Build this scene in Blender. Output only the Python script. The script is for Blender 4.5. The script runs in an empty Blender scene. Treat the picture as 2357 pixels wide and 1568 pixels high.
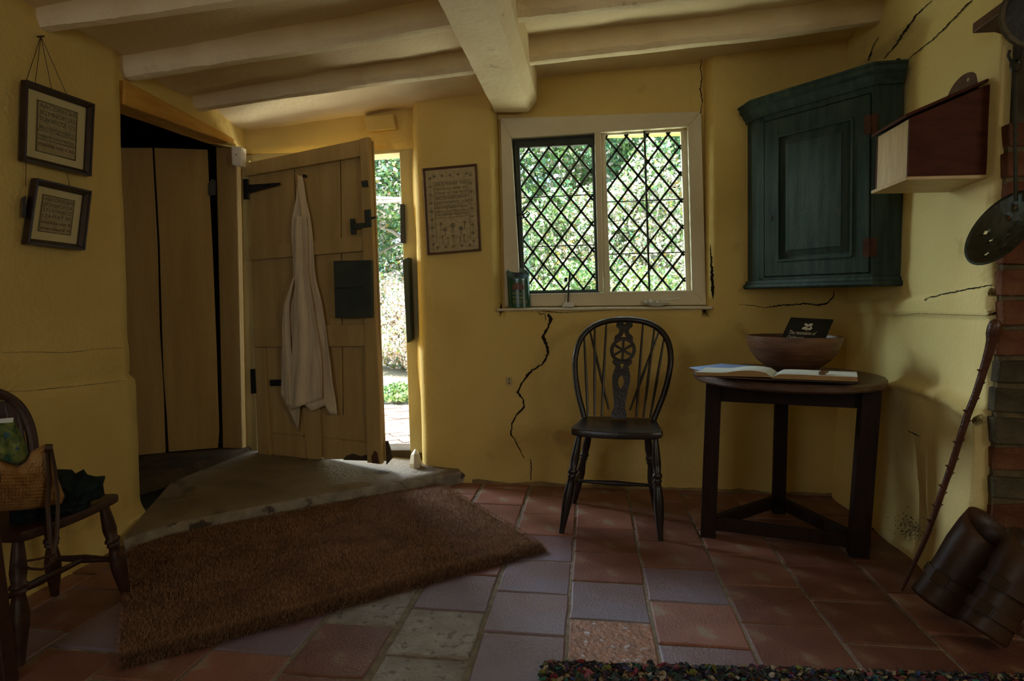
import bpy, bmesh, math, random
import numpy as np
from mathutils import Vector, Matrix, noise
random.seed(7); rng = np.random.default_rng(7)
S = bpy.context.scene
# ------------------------------------------------------------------ camera
F, CX, CY, H = 1450.0, 1178.5, 784.0, 0.95
PIT = math.atan(84 / F); YAW = math.atan(183.5 * math.cos(PIT) / F)
fw = Vector((-math.sin(YAW) * math.cos(PIT), math.cos(YAW) * math.cos(PIT), -math.sin(PIT)))
up = Vector((-math.sin(YAW) * math.sin(PIT), math.cos(YAW) * math.sin(PIT), math.cos(PIT)))
rt = Vector((math.cos(YAW), math.sin(YAW), 0))
O = Vector((0, 0, H))
cam = bpy.data.objects.new('camera', bpy.data.cameras.new('camera')); S.collection.objects.link(cam)
cam.matrix_world = Matrix(((rt.x, up.x, -fw.x, 0), (rt.y, up.y, -fw.y, 0), (rt.z, up.z, -fw.z, H), (0, 0, 0, 1)))
cam.data.sensor_width = 36; cam.data.lens = 36 * F / 2357; cam.data.clip_start = .02
S.camera = cam
# ------------------------------------------------------------------ sky, sun, exposure
W = bpy.data.worlds.new('sky'); S.world = W; W.use_nodes = True
bg = W.node_tree.nodes['Background']; bg.inputs[0].default_value = (.50, .72, 1.0, 1); bg.inputs[1].default_value = 2.6
def light(name, kind, loc, target, energy, color=(1, 1, 1), **kw):
    L = bpy.data.lights.new(name, kind); L.energy = energy; L.color = color
    for k, v in kw.items(): setattr(L, k, v)
    o = bpy.data.objects.new(name, L); S.collection.objects.link(o); o.location = loc
    o.rotation_euler = (Vector(target) - Vector(loc)).to_track_quat('-Z', 'Y').to_euler(); return o
light('sun', 'SUN', (0, -5, 10), (.6, 0, 0), 12, (1, .95, .86), angle=.01)
light('sky_fill_over_garden', 'AREA', (-.6, 6.6, 4.6), (.2, 3.2, 1.0), 120, (.70, .86, 1), shape='RECTANGLE', size=3.4, size_y=2.0)  # area lamp added above the view to boost the sky's daylight
light('low_garden_fill', 'AREA', (.1, 4.7, .25), (-.1, 1.6, 2.1), 90, (1, .97, .80), shape='RECTANGLE', size=2.6, size_y=1.2)  # unseen lamp added low outside to brighten beam and ceiling
light('low_path_fill', 'AREA', (-1.75, 4.6, .02), (-1.0, 1.9, 1.9), 60, (.95, 1, .75), shape='RECTANGLE', size=1.2, size_y=1.0)  # added low lamp outside the door, standing in for light off the path
light('right_garden_fill', 'AREA', (5.0, 4.9, 2.2), (-.4, 3.25, 1.4), 200, (.92, .95, .92), shape='RECTANGLE', size=1.4, size_y=1.4)  # lamp added outside to light the window's left reveal
light('rear_fill_light', 'AREA', (-1.3, -1.55, 1.4), (-.2, 3.2, 1.25), 5, (1, .93, .74), shape='RECTANGLE', size=.85, size_y=.9)  # fill lamp added behind the camera, no window known there
light('side_fill_light', 'AREA', (2.25, -.5, 1.5), (-1.9, 2.2, 1.1), 11, (1, .95, .80), shape='RECTANGLE', size=.8, size_y=.8)  # fill lamp added for the left wall, no window is built here
light('left_sky_fill', 'AREA', (-2.95, 5.4, 2.75), (1.2, 2.3, .8), 200, (.80, .90, 1), shape='RECTANGLE', size=1.0, size_y=1.0)  # area lamp added to throw cool sky light on the right wall
light('door_edge_fill', 'AREA', (-5.2, 4.75, 2.3), (-.95, 3.27, .8), 430, (.80, .92, 1), shape='RECTANGLE', size=1.3, size_y=1.4)  # area lamp added to light the plaster edge beside the door
for nm, loc, tg, sx, sy in (('window_portal', (.05, 3.52, 1.4), (.05, 0, 1.4), 1.0, .95), ('door_portal', (-1.42, 3.62, .95), (-1.42, 0, .95), .95, 1.75), ('rear_portal', (-1.3, -1.66, 1.4), (-1.3, 3, 1.4), 1.1, .9)):
    p = light(nm, 'AREA', loc, tg, 1, shape='RECTANGLE', size=sx, size_y=sy); p.data.cycles.is_portal = True
S.view_settings.view_transform = 'Standard'; S.view_settings.look = 'None'
S.view_settings.exposure = 0.0; S.view_settings.gamma = 1; S.view_settings.use_curve_mapping = False
S.cycles.diffuse_bounces = 6; S.cycles.max_bounces = 10; S.cycles.caustics_reflective = False; S.cycles.caustics_refractive = False
S.cycles.sample_clamp_indirect = 4

# ------------------------------------------------------------------ measuring helpers: where a sight line meets a plane of the room
def ray(x, y): return fw + rt * ((x - CX) / F) - up * ((y - CY) / F)
def atZ(x, y, z=0.): d = ray(x, y); return O + d * ((z - H) / d.z)
def atY(x, y, Y): d = ray(x, y); return O + d * (Y / d.y)
def atX(x, y, X): d = ray(x, y); return O + d * (X / d.x)
def atPl(x, y, p, n): d = ray(x, y); return O + d * ((Vector(p) - O).dot(n) / d.dot(n))
def lerp(a, b, t): return a + (b - a) * t
def interp(x, pts):
    if x <= pts[0][0]: return pts[0][1]
    for (a, fa), (b, fb) in zip(pts, pts[1:]):
        if x <= b: return fa + (fb - fa) * (x - a) / (b - a)
    return pts[-1][1]
def N(x, y, z, s=1.0): return noise.noise(Vector((x, y, z)) * s)

# ------------------------------------------------------------------ materials
def mat(name, c1, c2=None, rough=.8, nscale=6., bump=.0, bscale=60., spec=.3, metal=0., stretch=(1, 1, 1), detail=5., rand=0., dirt=None, contrast=(.35, .65)):
    m = bpy.data.materials.new(name); m.use_nodes = True; nt = m.node_tree; n = nt.nodes; L = nt.links
    b = n['Principled BSDF']; b.inputs['Roughness'].default_value = rough; b.inputs['Metallic'].default_value = metal
    b.inputs['Specular IOR Level'].default_value = spec
    tc = n.new('ShaderNodeTexCoord'); mp = n.new('ShaderNodeMapping'); mp.inputs['Scale'].default_value = stretch
    L.new(tc.outputs['Object'], mp.inputs['Vector'])
    c2 = c2 or c1
    nz = n.new('ShaderNodeTexNoise'); nz.inputs['Scale'].default_value = nscale; nz.inputs['Detail'].default_value = detail
    L.new(mp.outputs[0], nz.inputs['Vector'])
    cr = n.new('ShaderNodeValToRGB'); cr.color_ramp.elements[0].position = contrast[0]; cr.color_ramp.elements[1].position = contrast[1]
    cr.color_ramp.elements[0].color = (*c1, 1); cr.color_ramp.elements[1].color = (*c2, 1)
    L.new(nz.outputs['Fac'], cr.inputs[0]); out = cr.outputs[0]
    if dirt:
        n2 = n.new('ShaderNodeTexNoise'); n2.inputs['Scale'].default_value = dirt[1]; n2.inputs['Detail'].default_value = 8; L.new(tc.outputs['Object'], n2.inputs['Vector'])
        r2 = n.new('ShaderNodeValToRGB'); r2.color_ramp.elements[0].position = dirt[2]; r2.color_ramp.elements[1].position = dirt[2] + .06
        L.new(n2.outputs['Fac'], r2.inputs[0])
        mx = n.new('ShaderNodeMix'); mx.data_type = 'RGBA'; L.new(r2.outputs[0], mx.inputs[0]); L.new(out, mx.inputs[6]); mx.inputs[7].default_value = (*dirt[0], 1); out = mx.outputs[2]
    if rand:
        oi = n.new('ShaderNodeObjectInfo'); hs = n.new('ShaderNodeHueSaturation')
        mr = n.new('ShaderNodeMapRange'); mr.inputs[3].default_value = 1 - rand; mr.inputs[4].default_value = 1 + rand
        L.new(oi.outputs['Random'], mr.inputs[0]); L.new(mr.outputs[0], hs.inputs['Value']); L.new(out, hs.inputs['Color']); out = hs.outputs[0]
    L.new(out, b.inputs['Base Color'])
    if bump:
        n3 = n.new('ShaderNodeTexNoise'); n3.inputs['Scale'].default_value = bscale; n3.inputs['Detail'].default_value = 6; L.new(mp.outputs[0], n3.inputs['Vector'])
        bp = n.new('ShaderNodeBump'); bp.inputs['Strength'].default_value = bump; bp.inputs['Distance'].default_value = .01
        L.new(n3.outputs['Fac'], bp.inputs['Height']); L.new(bp.outputs[0], b.inputs['Normal'])
    return m
M = {}
M['plaster'] = mat('ochre_limewash', (.63, .455, .15), (.69, .52, .185), .92, 2.5, .35, 55, .15, dirt=((.50, .33, .11), 3.1, .66))
M['plaster_r'] = mat('pale_olive_limewash', (.72, .58, .24), (.79, .65, .29), .9, 2.5, .35, 55, .2, dirt=((.52, .40, .15), 3.1, .66))
M['plaster_dirty'] = mat('grubby_limewash', (.22, .16, .08), (.36, .25, .11), .95, 9, .5, 60, .1)
M['ceil'] = mat('cream_distemper', (.72, .57, .36), (.78, .64, .42), .9, 3, .35, 45, .15)
M['beam'] = mat('whitewashed_timber', (.74, .60, .38), (.82, .69, .46), .85, 5, .55, 38, .2, dirt=((.45, .33, .2), 9, .68))
M['door'] = mat('ochre_painted_boards', (.42, .28, .10), (.50, .34, .13), .6, 3, .25, 30, .35, stretch=(6, 6, .6), dirt=((.2, .13, .06), 26, .72))
M['frame_paint'] = mat('buff_painted_frame', (.43, .36, .17), (.50, .42, .21), .6, 4, .25, 40, .35, stretch=(3, 3, 1), dirt=((.28, .2, .1), 24, .73))
M['winframe'] = mat('white_painted_window_timber', (.62, .55, .38), (.70, .62, .44), .55, 4, .2, 40, .35, dirt=((.4, .33, .2), 22, .73))
M['lintel'] = mat('orange_ochre_timber', (.50, .25, .05), (.62, .34, .07), .8, 5, .5, 25, .2, stretch=(5, .8, 5))
M['mortar'] = mat('pale_mortar', (.28, .24, .185), (.19, .16, .12), .95, 30, .6, 90, .1)
M['stone'] = mat('worn_stone_step', (.17, .13, .08), (.24, .19, .125), .75, 5, .5, 50, .3, dirt=((.10, .07, .04), 4, .60))
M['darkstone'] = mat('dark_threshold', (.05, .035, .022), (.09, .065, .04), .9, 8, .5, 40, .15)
M['terracotta'] = mat('terracotta_tile', (.195, .078, .055), (.265, .115, .082), .46, 7, .35, 150, .5, rand=.22, dirt=((.27, .19, .14), 8, .58))
M['terra_dark'] = mat('dark_red_tile', (.13, .052, .038), (.185, .080, .058), .45, 8, .35, 150, .45, rand=.15, dirt=((.22, .14, .10), 9, .59))
M['terra_pale'] = mat('mauve_sheen_worn_tile', (.185, .098, .10), (.20, .15, .20), .36, 3, .3, 140, .6, dirt=((.11, .07, .07), 30, .70), rand=.12)  # worn tile, its mauve tint also paints in the blue window sheen
M['tile_grey'] = mat('grey_mottled_tile', (.20, .165, .135), (.30, .27, .25), .42, 14, .6, 110, .5, rand=.1, dirt=((.12, .10, .085), 34, .57))
M['tile_rough'] = mat('pitted_flaking_tile', (.42, .20, .12), (.24, .12, .075), .4, 26, 1.0, 70, .6, dirt=((.52, .48, .52), 34, .60))
M['oak_dark'] = mat('near_black_oak', (.014, .006, .0045), (.022, .010, .007), .6, 10, .2, 60, .2, stretch=(6, 6, 1))
M['chair_black'] = mat('ebonised_chair_wood', (.012, .009, .008), (.02, .013, .010), .30, 12, .1, 70, .5)
M['chair_brown'] = mat('red_brown_chair_wood', (.034, .012, .008), (.06, .022, .012), .42, 12, .15, 60, .45, stretch=(1, 4, 4))
M['tabletop'] = mat('worn_brown_tabletop', (.07, .035, .02), (.12, .065, .04), .38, 9, .25, 60, .45, stretch=(1, 7, 7))
M['bowlwood'] = mat('turned_brown_bowl_wood', (.10, .042, .020), (.17, .08, .04), .38, 10, .25, 45, .5, stretch=(1, 1, 5))
M['cup'] = mat('dark_blue_green_paint', (.023, .046, .042), (.050, .080, .068), .62, 5, .3, 50, .2, stretch=(7, 7, .8), dirt=((.06, .068, .048), 7, .66))
M['rust'] = mat('rusty_iron', (.07, .03, .02), (.11, .05, .03), .8, 30, .3, 80, .2)
M['iron'] = mat('black_iron', (.012, .012, .012), (.022, .02, .018), .5, 20, .2, 80, .4)
M['iron_green'] = mat('blackened_ladle_iron', (.030, .032, .022), (.055, .055, .035), .35, 14, .2, 60, .6, metal=.6)
M['lead'] = mat('dull_window_lead', (.035, .042, .030), (.05, .06, .045), .6, 20, .1, 60, .3)
M['box_red'] = mat('red_mahogany', (.055, .014, .007), (.085, .024, .011), .6, 6, .15, 60, .15, stretch=(2, 2, 8))
M['box_pale'] = mat('waxed_pale_box_front', (.50, .34, .15), (.62, .45, .22), .4, 8, .3, 30, .4, stretch=(1, 6, .8), dirt=((.32, .17, .07), 14, .66))
M['leather'] = mat('old_brown_leather', (.036, .016, .008), (.065, .030, .014), .45, 9, .12, 50, .4)
M['stick'] = mat('polished_bramble_stick', (.06, .022, .014), (.10, .038, .02), .3, 15, .3, 80, .5)
M['brick_red'] = mat('old_red_brick', (.11, .040, .021), (.17, .078, .042), .92, 14, .9, 60, .1, rand=.2, dirt=((.28, .2, .1), 18, .66))
M['brick_dark'] = mat('sooty_grey_brick', (.060, .050, .032), (.11, .09, .055), .92, 14, .9, 60, .1, rand=.2)
M['coir'] = mat('coir_fibre', (.26, .135, .07), (.40, .225, .125), .9, 4, 0, 50, .15, detail=3)
M['apron'] = mat('cream_cotton', (.66, .53, .34), (.72, .59, .39), .95, 6, .3, 180, .1)
M['paper'] = mat('white_page', (.62, .66, .62), (.68, .71, .66), .8, 8)
M['pageedge'] = mat('yellowed_page_edges', (.40, .26, .11), (.30, .18, .08), .8, 40, stretch=(1, 1, 14))
M['blue'] = mat('blue_booklet_cover', (.16, .27, .55), (.22, .33, .6), .35, 8)
M['black_card'] = mat('black_card', (.008, .009, .008), None, .5)
M['print_white'] = mat('off_white_print', (.62, .60, .55), None, .8)
M['print_gold'] = mat('faded_gold_print', (.40, .42, .22), None, .7)
M['tin'] = mat('glossy_dark_green_tin', (.008, .06, .028), (.012, .085, .04), .25, 5, 0, 50, .6)
M['tin_top'] = mat('reflective_blue_green_lid', (.05, .10, .11), (.12, .2, .23), .18, 18, .3, 30, .8, metal=.5)
M['ceramic'] = mat('white_ceramic', (.66, .66, .62), None, .3)
M['plastic'] = mat('off_white_plastic', (.82, .77, .66), None, .4)
M['fr_dark'] = mat('dark_moulded_frame', (.022, .011, .008), (.035, .018, .012), .35, 20, .1, 60, .5)
M['fr_brown'] = mat('thin_brown_frame', (.085, .04, .02), (.12, .06, .03), .5, 20)
M['mount'] = mat('cream_mount_board', (.58, .50, .27), None, .8)
M['linen'] = mat('grey_buff_linen', (.34, .28, .15), (.40, .33, .19), .95, 60, .3, 300, .1)
M['linen2'] = mat('pale_buff_linen', (.40, .32, .18), (.47, .38, .23), .95, 50, .3, 300, .1)
M['thread'] = mat('dark_green_thread', (.10, .10, .06), (.15, .14, .08), .9, 60)
M['thread_red'] = mat('brown_red_thread', (.14, .05, .035), (.1, .05, .03), .9, 60)
M['straw'] = mat('plaited_straw', (.30, .15, .05), (.42, .24, .09), .8, 40, .5, 90, .2)
M['cloth_dark'] = mat('dark_blue_green_cloth', (.010, .017, .016), (.018, .028, .026), .95, 20, .3, 200, .1)
M['floral'] = mat('green_floral_cloth', (.03, .075, .03), (.20, .22, .06), .9, 40, .2, 100, .15, dirt=((.04, .10, .16), 36, .60))
M['crackfill'] = mat('crack_shadow_grime', (.02, .014, .008), None, 1.0)
M['grime'] = mat('black_mould_stain', (.085, .065, .04), None, 1.0)
M['slot'] = mat('dark_greenish_plate', (.035, .045, .036), (.05, .06, .045), .6, 9)
M['bark'] = mat('pale_bark', (.42, .36, .30), (.6, .52, .45), .9, 12, .6, 30)
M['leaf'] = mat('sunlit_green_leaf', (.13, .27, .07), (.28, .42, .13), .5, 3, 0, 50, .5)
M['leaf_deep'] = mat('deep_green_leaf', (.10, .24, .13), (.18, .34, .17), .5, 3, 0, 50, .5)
M['leaf_pale'] = mat('glare_pale_leaf', (.80, .66, .56), (.86, .78, .70), .6, 3, 0, 50, .4)  # pale pink paints overexposed sunlight into the foliage colour
M['leaf_autumn'] = mat('yellow_orange_leaf', (.5, .26, .08), (.45, .4, .1), .6, 3, 0, 50, .4)
M['gravel'] = mat('pale_garden_gravel', (.42, .36, .31), (.58, .50, .45), .95, 8, .4, 60)
M['paving'] = mat('garden_brick_paving', (.28, .20, .16), (.4, .31, .26), .9, 10, .4, 60, rand=.2)
M['soil'] = mat('mossy_soil', (.34, .33, .22), (.46, .41, .30), .95, 12, .4, 60)
M['render_out'] = mat('white_rendered_wall', (.75, .68, .62), (.82, .75, .7), .9, 5, .2, 50)
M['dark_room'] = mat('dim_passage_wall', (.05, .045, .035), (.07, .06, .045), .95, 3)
def glass_mat():
    m = bpy.data.materials.new('old_window_glass'); m.use_nodes = True; nt = m.node_tree; n = nt.nodes; L = nt.links
    for x in list(n):
        if x.type != 'OUTPUT_MATERIAL': n.remove(x)
    o = [x for x in n if x.type == 'OUTPUT_MATERIAL'][0]
    t = n.new('ShaderNodeBsdfTransparent'); t.inputs[0].default_value = (.90, .95, .90, 1)
    g = n.new('ShaderNodeBsdfGlossy'); g.inputs['Roughness'].default_value = .03
    mx = n.new('ShaderNodeMixShader'); mx.inputs[0].default_value = .045; L.new(t.outputs[0], mx.inputs[1]); L.new(g.outputs[0], mx.inputs[2]); L.new(mx.outputs[0], o.inputs[0])
    return m
M['glass'] = glass_mat()

# ------------------------------------------------------------------ mesh helpers
class MB:
    def __init__(s): s.v = []; s.f = []; s.m = []
    def add(s, vs, fs, mi=0):
        k = len(s.v); s.v += [Vector(v) for v in vs]; s.f += [tuple(i + k for i in f) for f in fs]; s.m += [mi] * len(fs); return s
    def box(s, x0, x1, y0, y1, z0, z1, mi=0):
        return s.add([(x, y, z) for z in (z0, z1) for y in (y0, y1) for x in (x0, x1)], [(0, 2, 3, 1), (4, 5, 7, 6), (0, 1, 5, 4), (2, 6, 7, 3), (0, 4, 6, 2), (1, 3, 7, 5)], mi)
    def hexa(s, a, b, mi=0):     # two quads (front a, back b), same order
        return s.add(list(a) + list(b), [(0, 1, 2, 3), (7, 6, 5, 4), (0, 4, 5, 1), (1, 5, 6, 2), (2, 6, 7, 3), (3, 7, 4, 0)], mi)
    def prism(s, poly, vec, mi=0):
        n = len(poly); vec = Vector(vec); a = [Vector(p) for p in poly]; b = [p + vec for p in a]
        return s.add(a + b, [tuple(range(n))[::-1], tuple(range(n, 2 * n))] + [(i, (i + 1) % n, (i + 1) % n + n, i + n) for i in range(n)], mi)
    def bar(s, p, q, w, h, upv=(0, 0, 1), mi=0):
        p, q = Vector(p), Vector(q); d = (q - p).normalized(); sd = d.cross(Vector(upv)).normalized(); u = sd.cross(d)
        f = lambda c: [c + sd * w / 2 + u * h / 2, c - sd * w / 2 + u * h / 2, c - sd * w / 2 - u * h / 2, c + sd * w / 2 - u * h / 2]
        return s.hexa(f(p), f(q), mi)
    def tube(s, pts, rad, n=8, cap=True, closed=False, squash=None, mi=0):
        pts = [Vector(p) for p in pts]; k = len(s.v); m = len(pts); R = rad if hasattr(rad, '__len__') else [rad] * m
        ref = Vector((0, 0, 1)); prev = None
        for i, p in enumerate(pts):
            t = ((pts[(i + 1) % m] if closed or i < m - 1 else p) - (pts[i - 1] if closed or i > 0 else p)).normalized()
            if prev is None:
                a = t.cross(ref if abs(t.z) < .9 else Vector((1, 0, 0))).normalized()
            else:
                a = (prev - t * prev.dot(t)).normalized()
            prev = a; b = t.cross(a)
            q = squash or (1, 1)
            for j in range(n):
                an = 2 * math.pi * j / n
                s.v.append(p + a * math.cos(an) * R[i] * q[0] + b * math.sin(an) * R[i] * q[1])
        for i in range(m if closed else m - 1):
            for j in range(n):
                i2 = (i + 1) % m
                s.f.append((k + i * n + j, k + i * n + (j + 1) % n, k + i2 * n + (j + 1) % n, k + i2 * n + j)); s.m.append(mi)
        if cap and not closed:
            s.f.append(tuple(k + j for j in range(n))[::-1]); s.f.append(tuple(k + (m - 1) * n + j for j in range(n))); s.m += [mi, mi]
        return s
    def lathe(s, p, q, prof, n=14, mi=0):   # prof: (t along p->q, radius)
        p, q = Vector(p), Vector(q)
        return s.tube([p.lerp(q, t) for t, r in prof], [r for t, r in prof], n, mi=mi)
    def build(s, name, m, parent=None, smooth=False, origin=None, bevel=0, sub=0, sharp=40):
        me = bpy.data.meshes.new(name)
        o = bpy.data.objects.new(name, me); S.collection.objects.link(o)
        off = Vector((0, 0, 0))
        if parent is not None:
            o.parent = parent; off = parent.get('_w') and Vector(parent['_w']) or Vector((0, 0, 0))
        if origin is not None:
            o.location = Vector(origin) - off; off = Vector(origin)
        o['_w'] = tuple(off)
        me.from_pydata([tuple(v - off) for v in s.v], [], s.f)
        for mm in (m if isinstance(m, list) else [m]): me.materials.append(mm)
        if isinstance(m, list): me.polygons.foreach_set('material_index', s.m)
        if smooth:
            me.polygons.foreach_set('use_smooth', [True] * len(me.polygons))
            bm = bmesh.new(); bm.from_mesh(me)
            for e in bm.edges:
                if len(e.link_faces) == 2 and e.calc_face_angle(0) > math.radians(sharp): e.smooth = False
            bm.to_mesh(me); bm.free()
        if bevel:
            b = o.modifiers.new('bevel', 'BEVEL'); b.width = bevel; b.segments = 2; b.limit_method = 'ANGLE'; b.angle_limit = math.radians(35)
        if sub:
            b = o.modifiers.new('sub', 'SUBSURF'); b.levels = b.render_levels = sub
        me.update(); return o
def thing(name, loc, label, cat, group=None):
    o = bpy.data.objects.new(name, None); S.collection.objects.link(o); o.location = loc; o['_w'] = tuple(loc); o.empty_display_size = .05
    o['label'] = label; o['category'] = cat
    if group: o['group'] = group
    return o
def tag(o, label, cat, group=None):
    o['label'] = label; o['category'] = cat
    if group: o['group'] = group
    return o
def struct(o): o['kind'] = 'structure'; return o
def stuff(o): o['kind'] = 'stuff'; return o
def grid_surface(fn, us, vs, skip=None):
    mb = MB(); nu, nv = len(us), len(vs)
    mb.v = [Vector(fn(u, v)) for v in vs for u in us]
    for j in range(nv - 1):
        for i in range(nu - 1):
            if skip and skip((us[i] + us[i + 1]) / 2, (vs[j] + vs[j + 1]) / 2): continue
            mb.f.append((j * nu + i, j * nu + i + 1, (j + 1) * nu + i + 1, (j + 1) * nu + i)); mb.m.append(0)
    return mb
def lines(a, b, step, extra=()):
    n = max(1, round((b - a) / step)); L = [a + (b - a) * i / n for i in range(n + 1)]
    for e in extra:
        k = min(range(len(L)), key=lambda i: abs(L[i] - e)); L[k] = e
    return sorted(L)
def solid(o, t, off=-1):
    m = o.modifiers.new('solid', 'SOLIDIFY'); m.thickness = t; m.offset = off; return o
def text_verts(txt, shear=0, font_res=2):
    c = bpy.data.curves.new('t', 'FONT'); c.body = txt; c.size = 1; c.shear = shear; c.resolution_u = font_res
    o = bpy.data.objects.new('t', c); S.collection.objects.link(o)
    me = bpy.data.meshes.new_from_object(o.evaluated_get(bpy.context.evaluated_depsgraph_get()))
    v = [x.co.copy() for x in me.vertices]; f = [tuple(p.vertices) for p in me.polygons]
    bpy.data.objects.remove(o); bpy.data.curves.remove(c); bpy.data.meshes.remove(me)
    if not v: return v, f, 1
    x0 = min(a.x for a in v); x1 = max(a.x for a in v)
    return [Vector((a.x - x0, a.y, 0)) for a in v], f, x1 - x0
def text_on(mb, txt, fn, u0, u1, v0, hgt, shear=0, mi=0):
    """write txt between u0..u1 with baseline v0 and letter height hgt, fn(u,v)->3D"""
    v, f, w = text_verts(txt, shear)
    if v: mb.add([fn(u0 + a.x / w * (u1 - u0), v0 + a.y / .7 * hgt) for a in v], f, mi)

# ================================================================== THE ROOM
FW = 3.24                      # inner face of the front wall
LW, RW = -1.86, 1.23
def ripple(a, b, s): return .005 * N(a * 2.1, b * 2.1, s) + .0025 * N(a * 7, b * 7, s + 3)
def front_y(x, z): return FW + ripple(x, z, 1.3)
# ---- floor: mortar bed with tiles
fl = struct(MB().box(-3.4, 2.6, -1.6, 3.45, -.12, -.0025).build('floor', M['mortar']))
cols = [-1.96, -1.72, -1.49, -1.26, -1.03, -.795, -.560, -.308, -.063, .187, .447, .704, .967, 1.225, 1.49, 1.75]
phase = [1.70, 1.60, 1.52, 1.66, 1.562, 1.743, 1.602, 1.752, 1.860, 1.746, 1.898, 1.821, 1.90, 1.75, 1.82]
special = {(5, 1.743): 'tile_grey', (6, 1.602): 'tile_grey', (6, 1.350): 'tile_grey', (8, 1.600): 'tile_rough', (5, 1.482): 'terra_dark',
           (7, 1.752): 'terra_pale', (7, 2.010): 'terra_pale', (8, 1.860): 'terra_pale', (6, 1.847): 'terra_pale', (9, 1.485): 'terra_pale', (10, 1.64): 'terra_dark', (10, 1.898): 'terra_dark', (8, 2.122): 'terra_dark', (11, 1.56): 'terra_dark', (7, 1.49): 'terra_pale', (11, 1.821): 'terra_dark'}
for ci in range(len(cols) - 1):
    x0, x1 = cols[ci], cols[ci + 1]
    if x1 > 1.3 and ci > 13: continue
    p = phase[ci]; k0 = int((.95 - p) / .26) - 1
    for k in range(k0, 9):
        y0 = p + k * .2605; y1 = y0 + .2605
        if y0 < .7 or y0 > 3.26: continue
        if x1 < -1.1 and y0 > 2.6: continue
        g = .0032 + random.random() * .003; gx = .0048 if ci not in (5, 6) else .010
        y1b = min(y1, 3.262)
        a, b, c, d = x0 + gx, x1 - gx, y0 + g, y1b - g
        j = lambda: random.uniform(-.0035, .0035)
        zt = random.uniform(.0005, .0035); tx, ty = random.uniform(-.009, .009), random.uniform(-.009, .009)
        cx, cy = (a + b) / 2, (c + d) / 2
        ring = []
        for (q0, q1) in (((a, c), (b, c)), ((b, c), (b, d)), ((b, d), (a, d)), ((a, d), (a, c))):
            for t in (0, .33, .66): ring.append((lerp(q0[0], q1[0], t) + j() * .6, lerp(q0[1], q1[1], t) + j() * .6))
        mb = MB(); n = 12
        def zz(x, y, dz): return zt + dz + (x - cx) * tx + (y - cy) * ty
        lo = [(x, y, -.02) for x, y in ring]; mid = [(x, y, zz(x, y, -.003)) for x, y in ring]
        tp = [(cx + (x - cx) * .965, cy + (y - cy) * .965, zz(x, y, 0)) for x, y in ring]
        mb.add(lo + mid + tp, [(i, (i + 1) % n, (i + 1) % n + n, i + n) for i in range(n)] + [(i + n, (i + 1) % n + n, (i + 1) % n + 2 * n, i + 2 * n) for i in range(n)] + [tuple(range(2 * n, 3 * n))])
        key = None
        for (sc, sy), nm in special.items():
            if sc == ci and abs(sy - y0) < .06: key = nm
        if key is None:
            r = random.random(); key = 'terracotta' if r < .62 else ('terra_dark' if r < .85 else 'terra_pale')
            if ci >= 10 and key == 'terra_pale': key = 'terra_dark'
        mb.build('tile', M[key], fl, origin=(cx, cy, 0))
# ---- front wall, thick, with the window recess and the doorway
WX0, WX1, SZ = -.475, .572, .925
def lean(x, z): return x - (z - 1.0) * .020 if -1.2 < x < .9 else x
def fw_fn(x, z):
    y = front_y(x, z)
    r = .045
    d = 9
    if z > SZ - .001: d = min(abs(x - WX0) if x <= WX0 else 9, abs(x - WX1) if x >= WX1 else 9)
    k = .085 / r
    if abs(x + .935) < d: d = abs(x + .935); r = .062; k = .12 / r
    if d < r: y += (r - math.sqrt(max(0, r * r - (r - d) ** 2))) * k
    if z < .04 : y -= .004
    xx = x
    if x < -.93 + .001: xx = x + .012 * math.sin(z * 7) + .01 * N(0, z * 3, 4)
    return (lean(xx, z), y, z)
ex = [-.935 + q for q in (0, .001, .004, .010, .018, .028, .038, .050, .064)]
xs = sorted(set(ex + [x for x in lines(-.935, WX0, .03) if x > -.86] + [WX0 - q for q in (.001, .004, .010, .018, .028, .038, .048)] + lines(WX0, WX1, .03) + [WX1 + q for q in (.001, .004, .010, .018, .028, .038, .048)] + lines(WX1, 1.34, .03)))
zs = lines(-.02, 2.45, .03, (SZ,))
wf = grid_surface(fw_fn, xs, zs, lambda x, z: WX0 < x < WX1 and z > SZ).build('wall_front', M['plaster'], smooth=True, sharp=60); struct(wf); solid(wf, .22, 1 if False else -1)
# recess panel above / around the window, and the one above the door
def panel(x0, x1, z0, z1, y, hole=None, sl=0):
    us = lines(x0, x1, .04, hole[:2] if hole else ()); vs = lines(z0, z1, .04, hole[2:] if hole else ())
    return grid_surface(lambda x, z: (x - (z - 1) * sl, y + ripple(x, z, 5.1), z), us, vs, (lambda x, z: hole[0] < x < hole[1] and hole[2] < z < hole[3]) if hole else None)
wp = panel(-.56, .66, .80, 2.45, 3.322, (-.43, .50, .97, 1.83)).build('wall_front_upper', M['plaster'], wf, smooth=True); solid(wp, .12)
wd = panel(-2.05, -.88, 1.78, 2.3, 3.33).build('wall_over_door', M['plaster'], wf, smooth=True); solid(wd, .14)
MB().hexa([atY(x, y, 3.27) for x, y in ((845, 303), (912, 297), (905, 262), (838, 268))], [atY(x, y, 3.36) for x, y in ((845, 303), (912, 297), (905, 262), (838, 268))]).build('lintel_block', M['plaster'], wf, bevel=.006)
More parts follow.
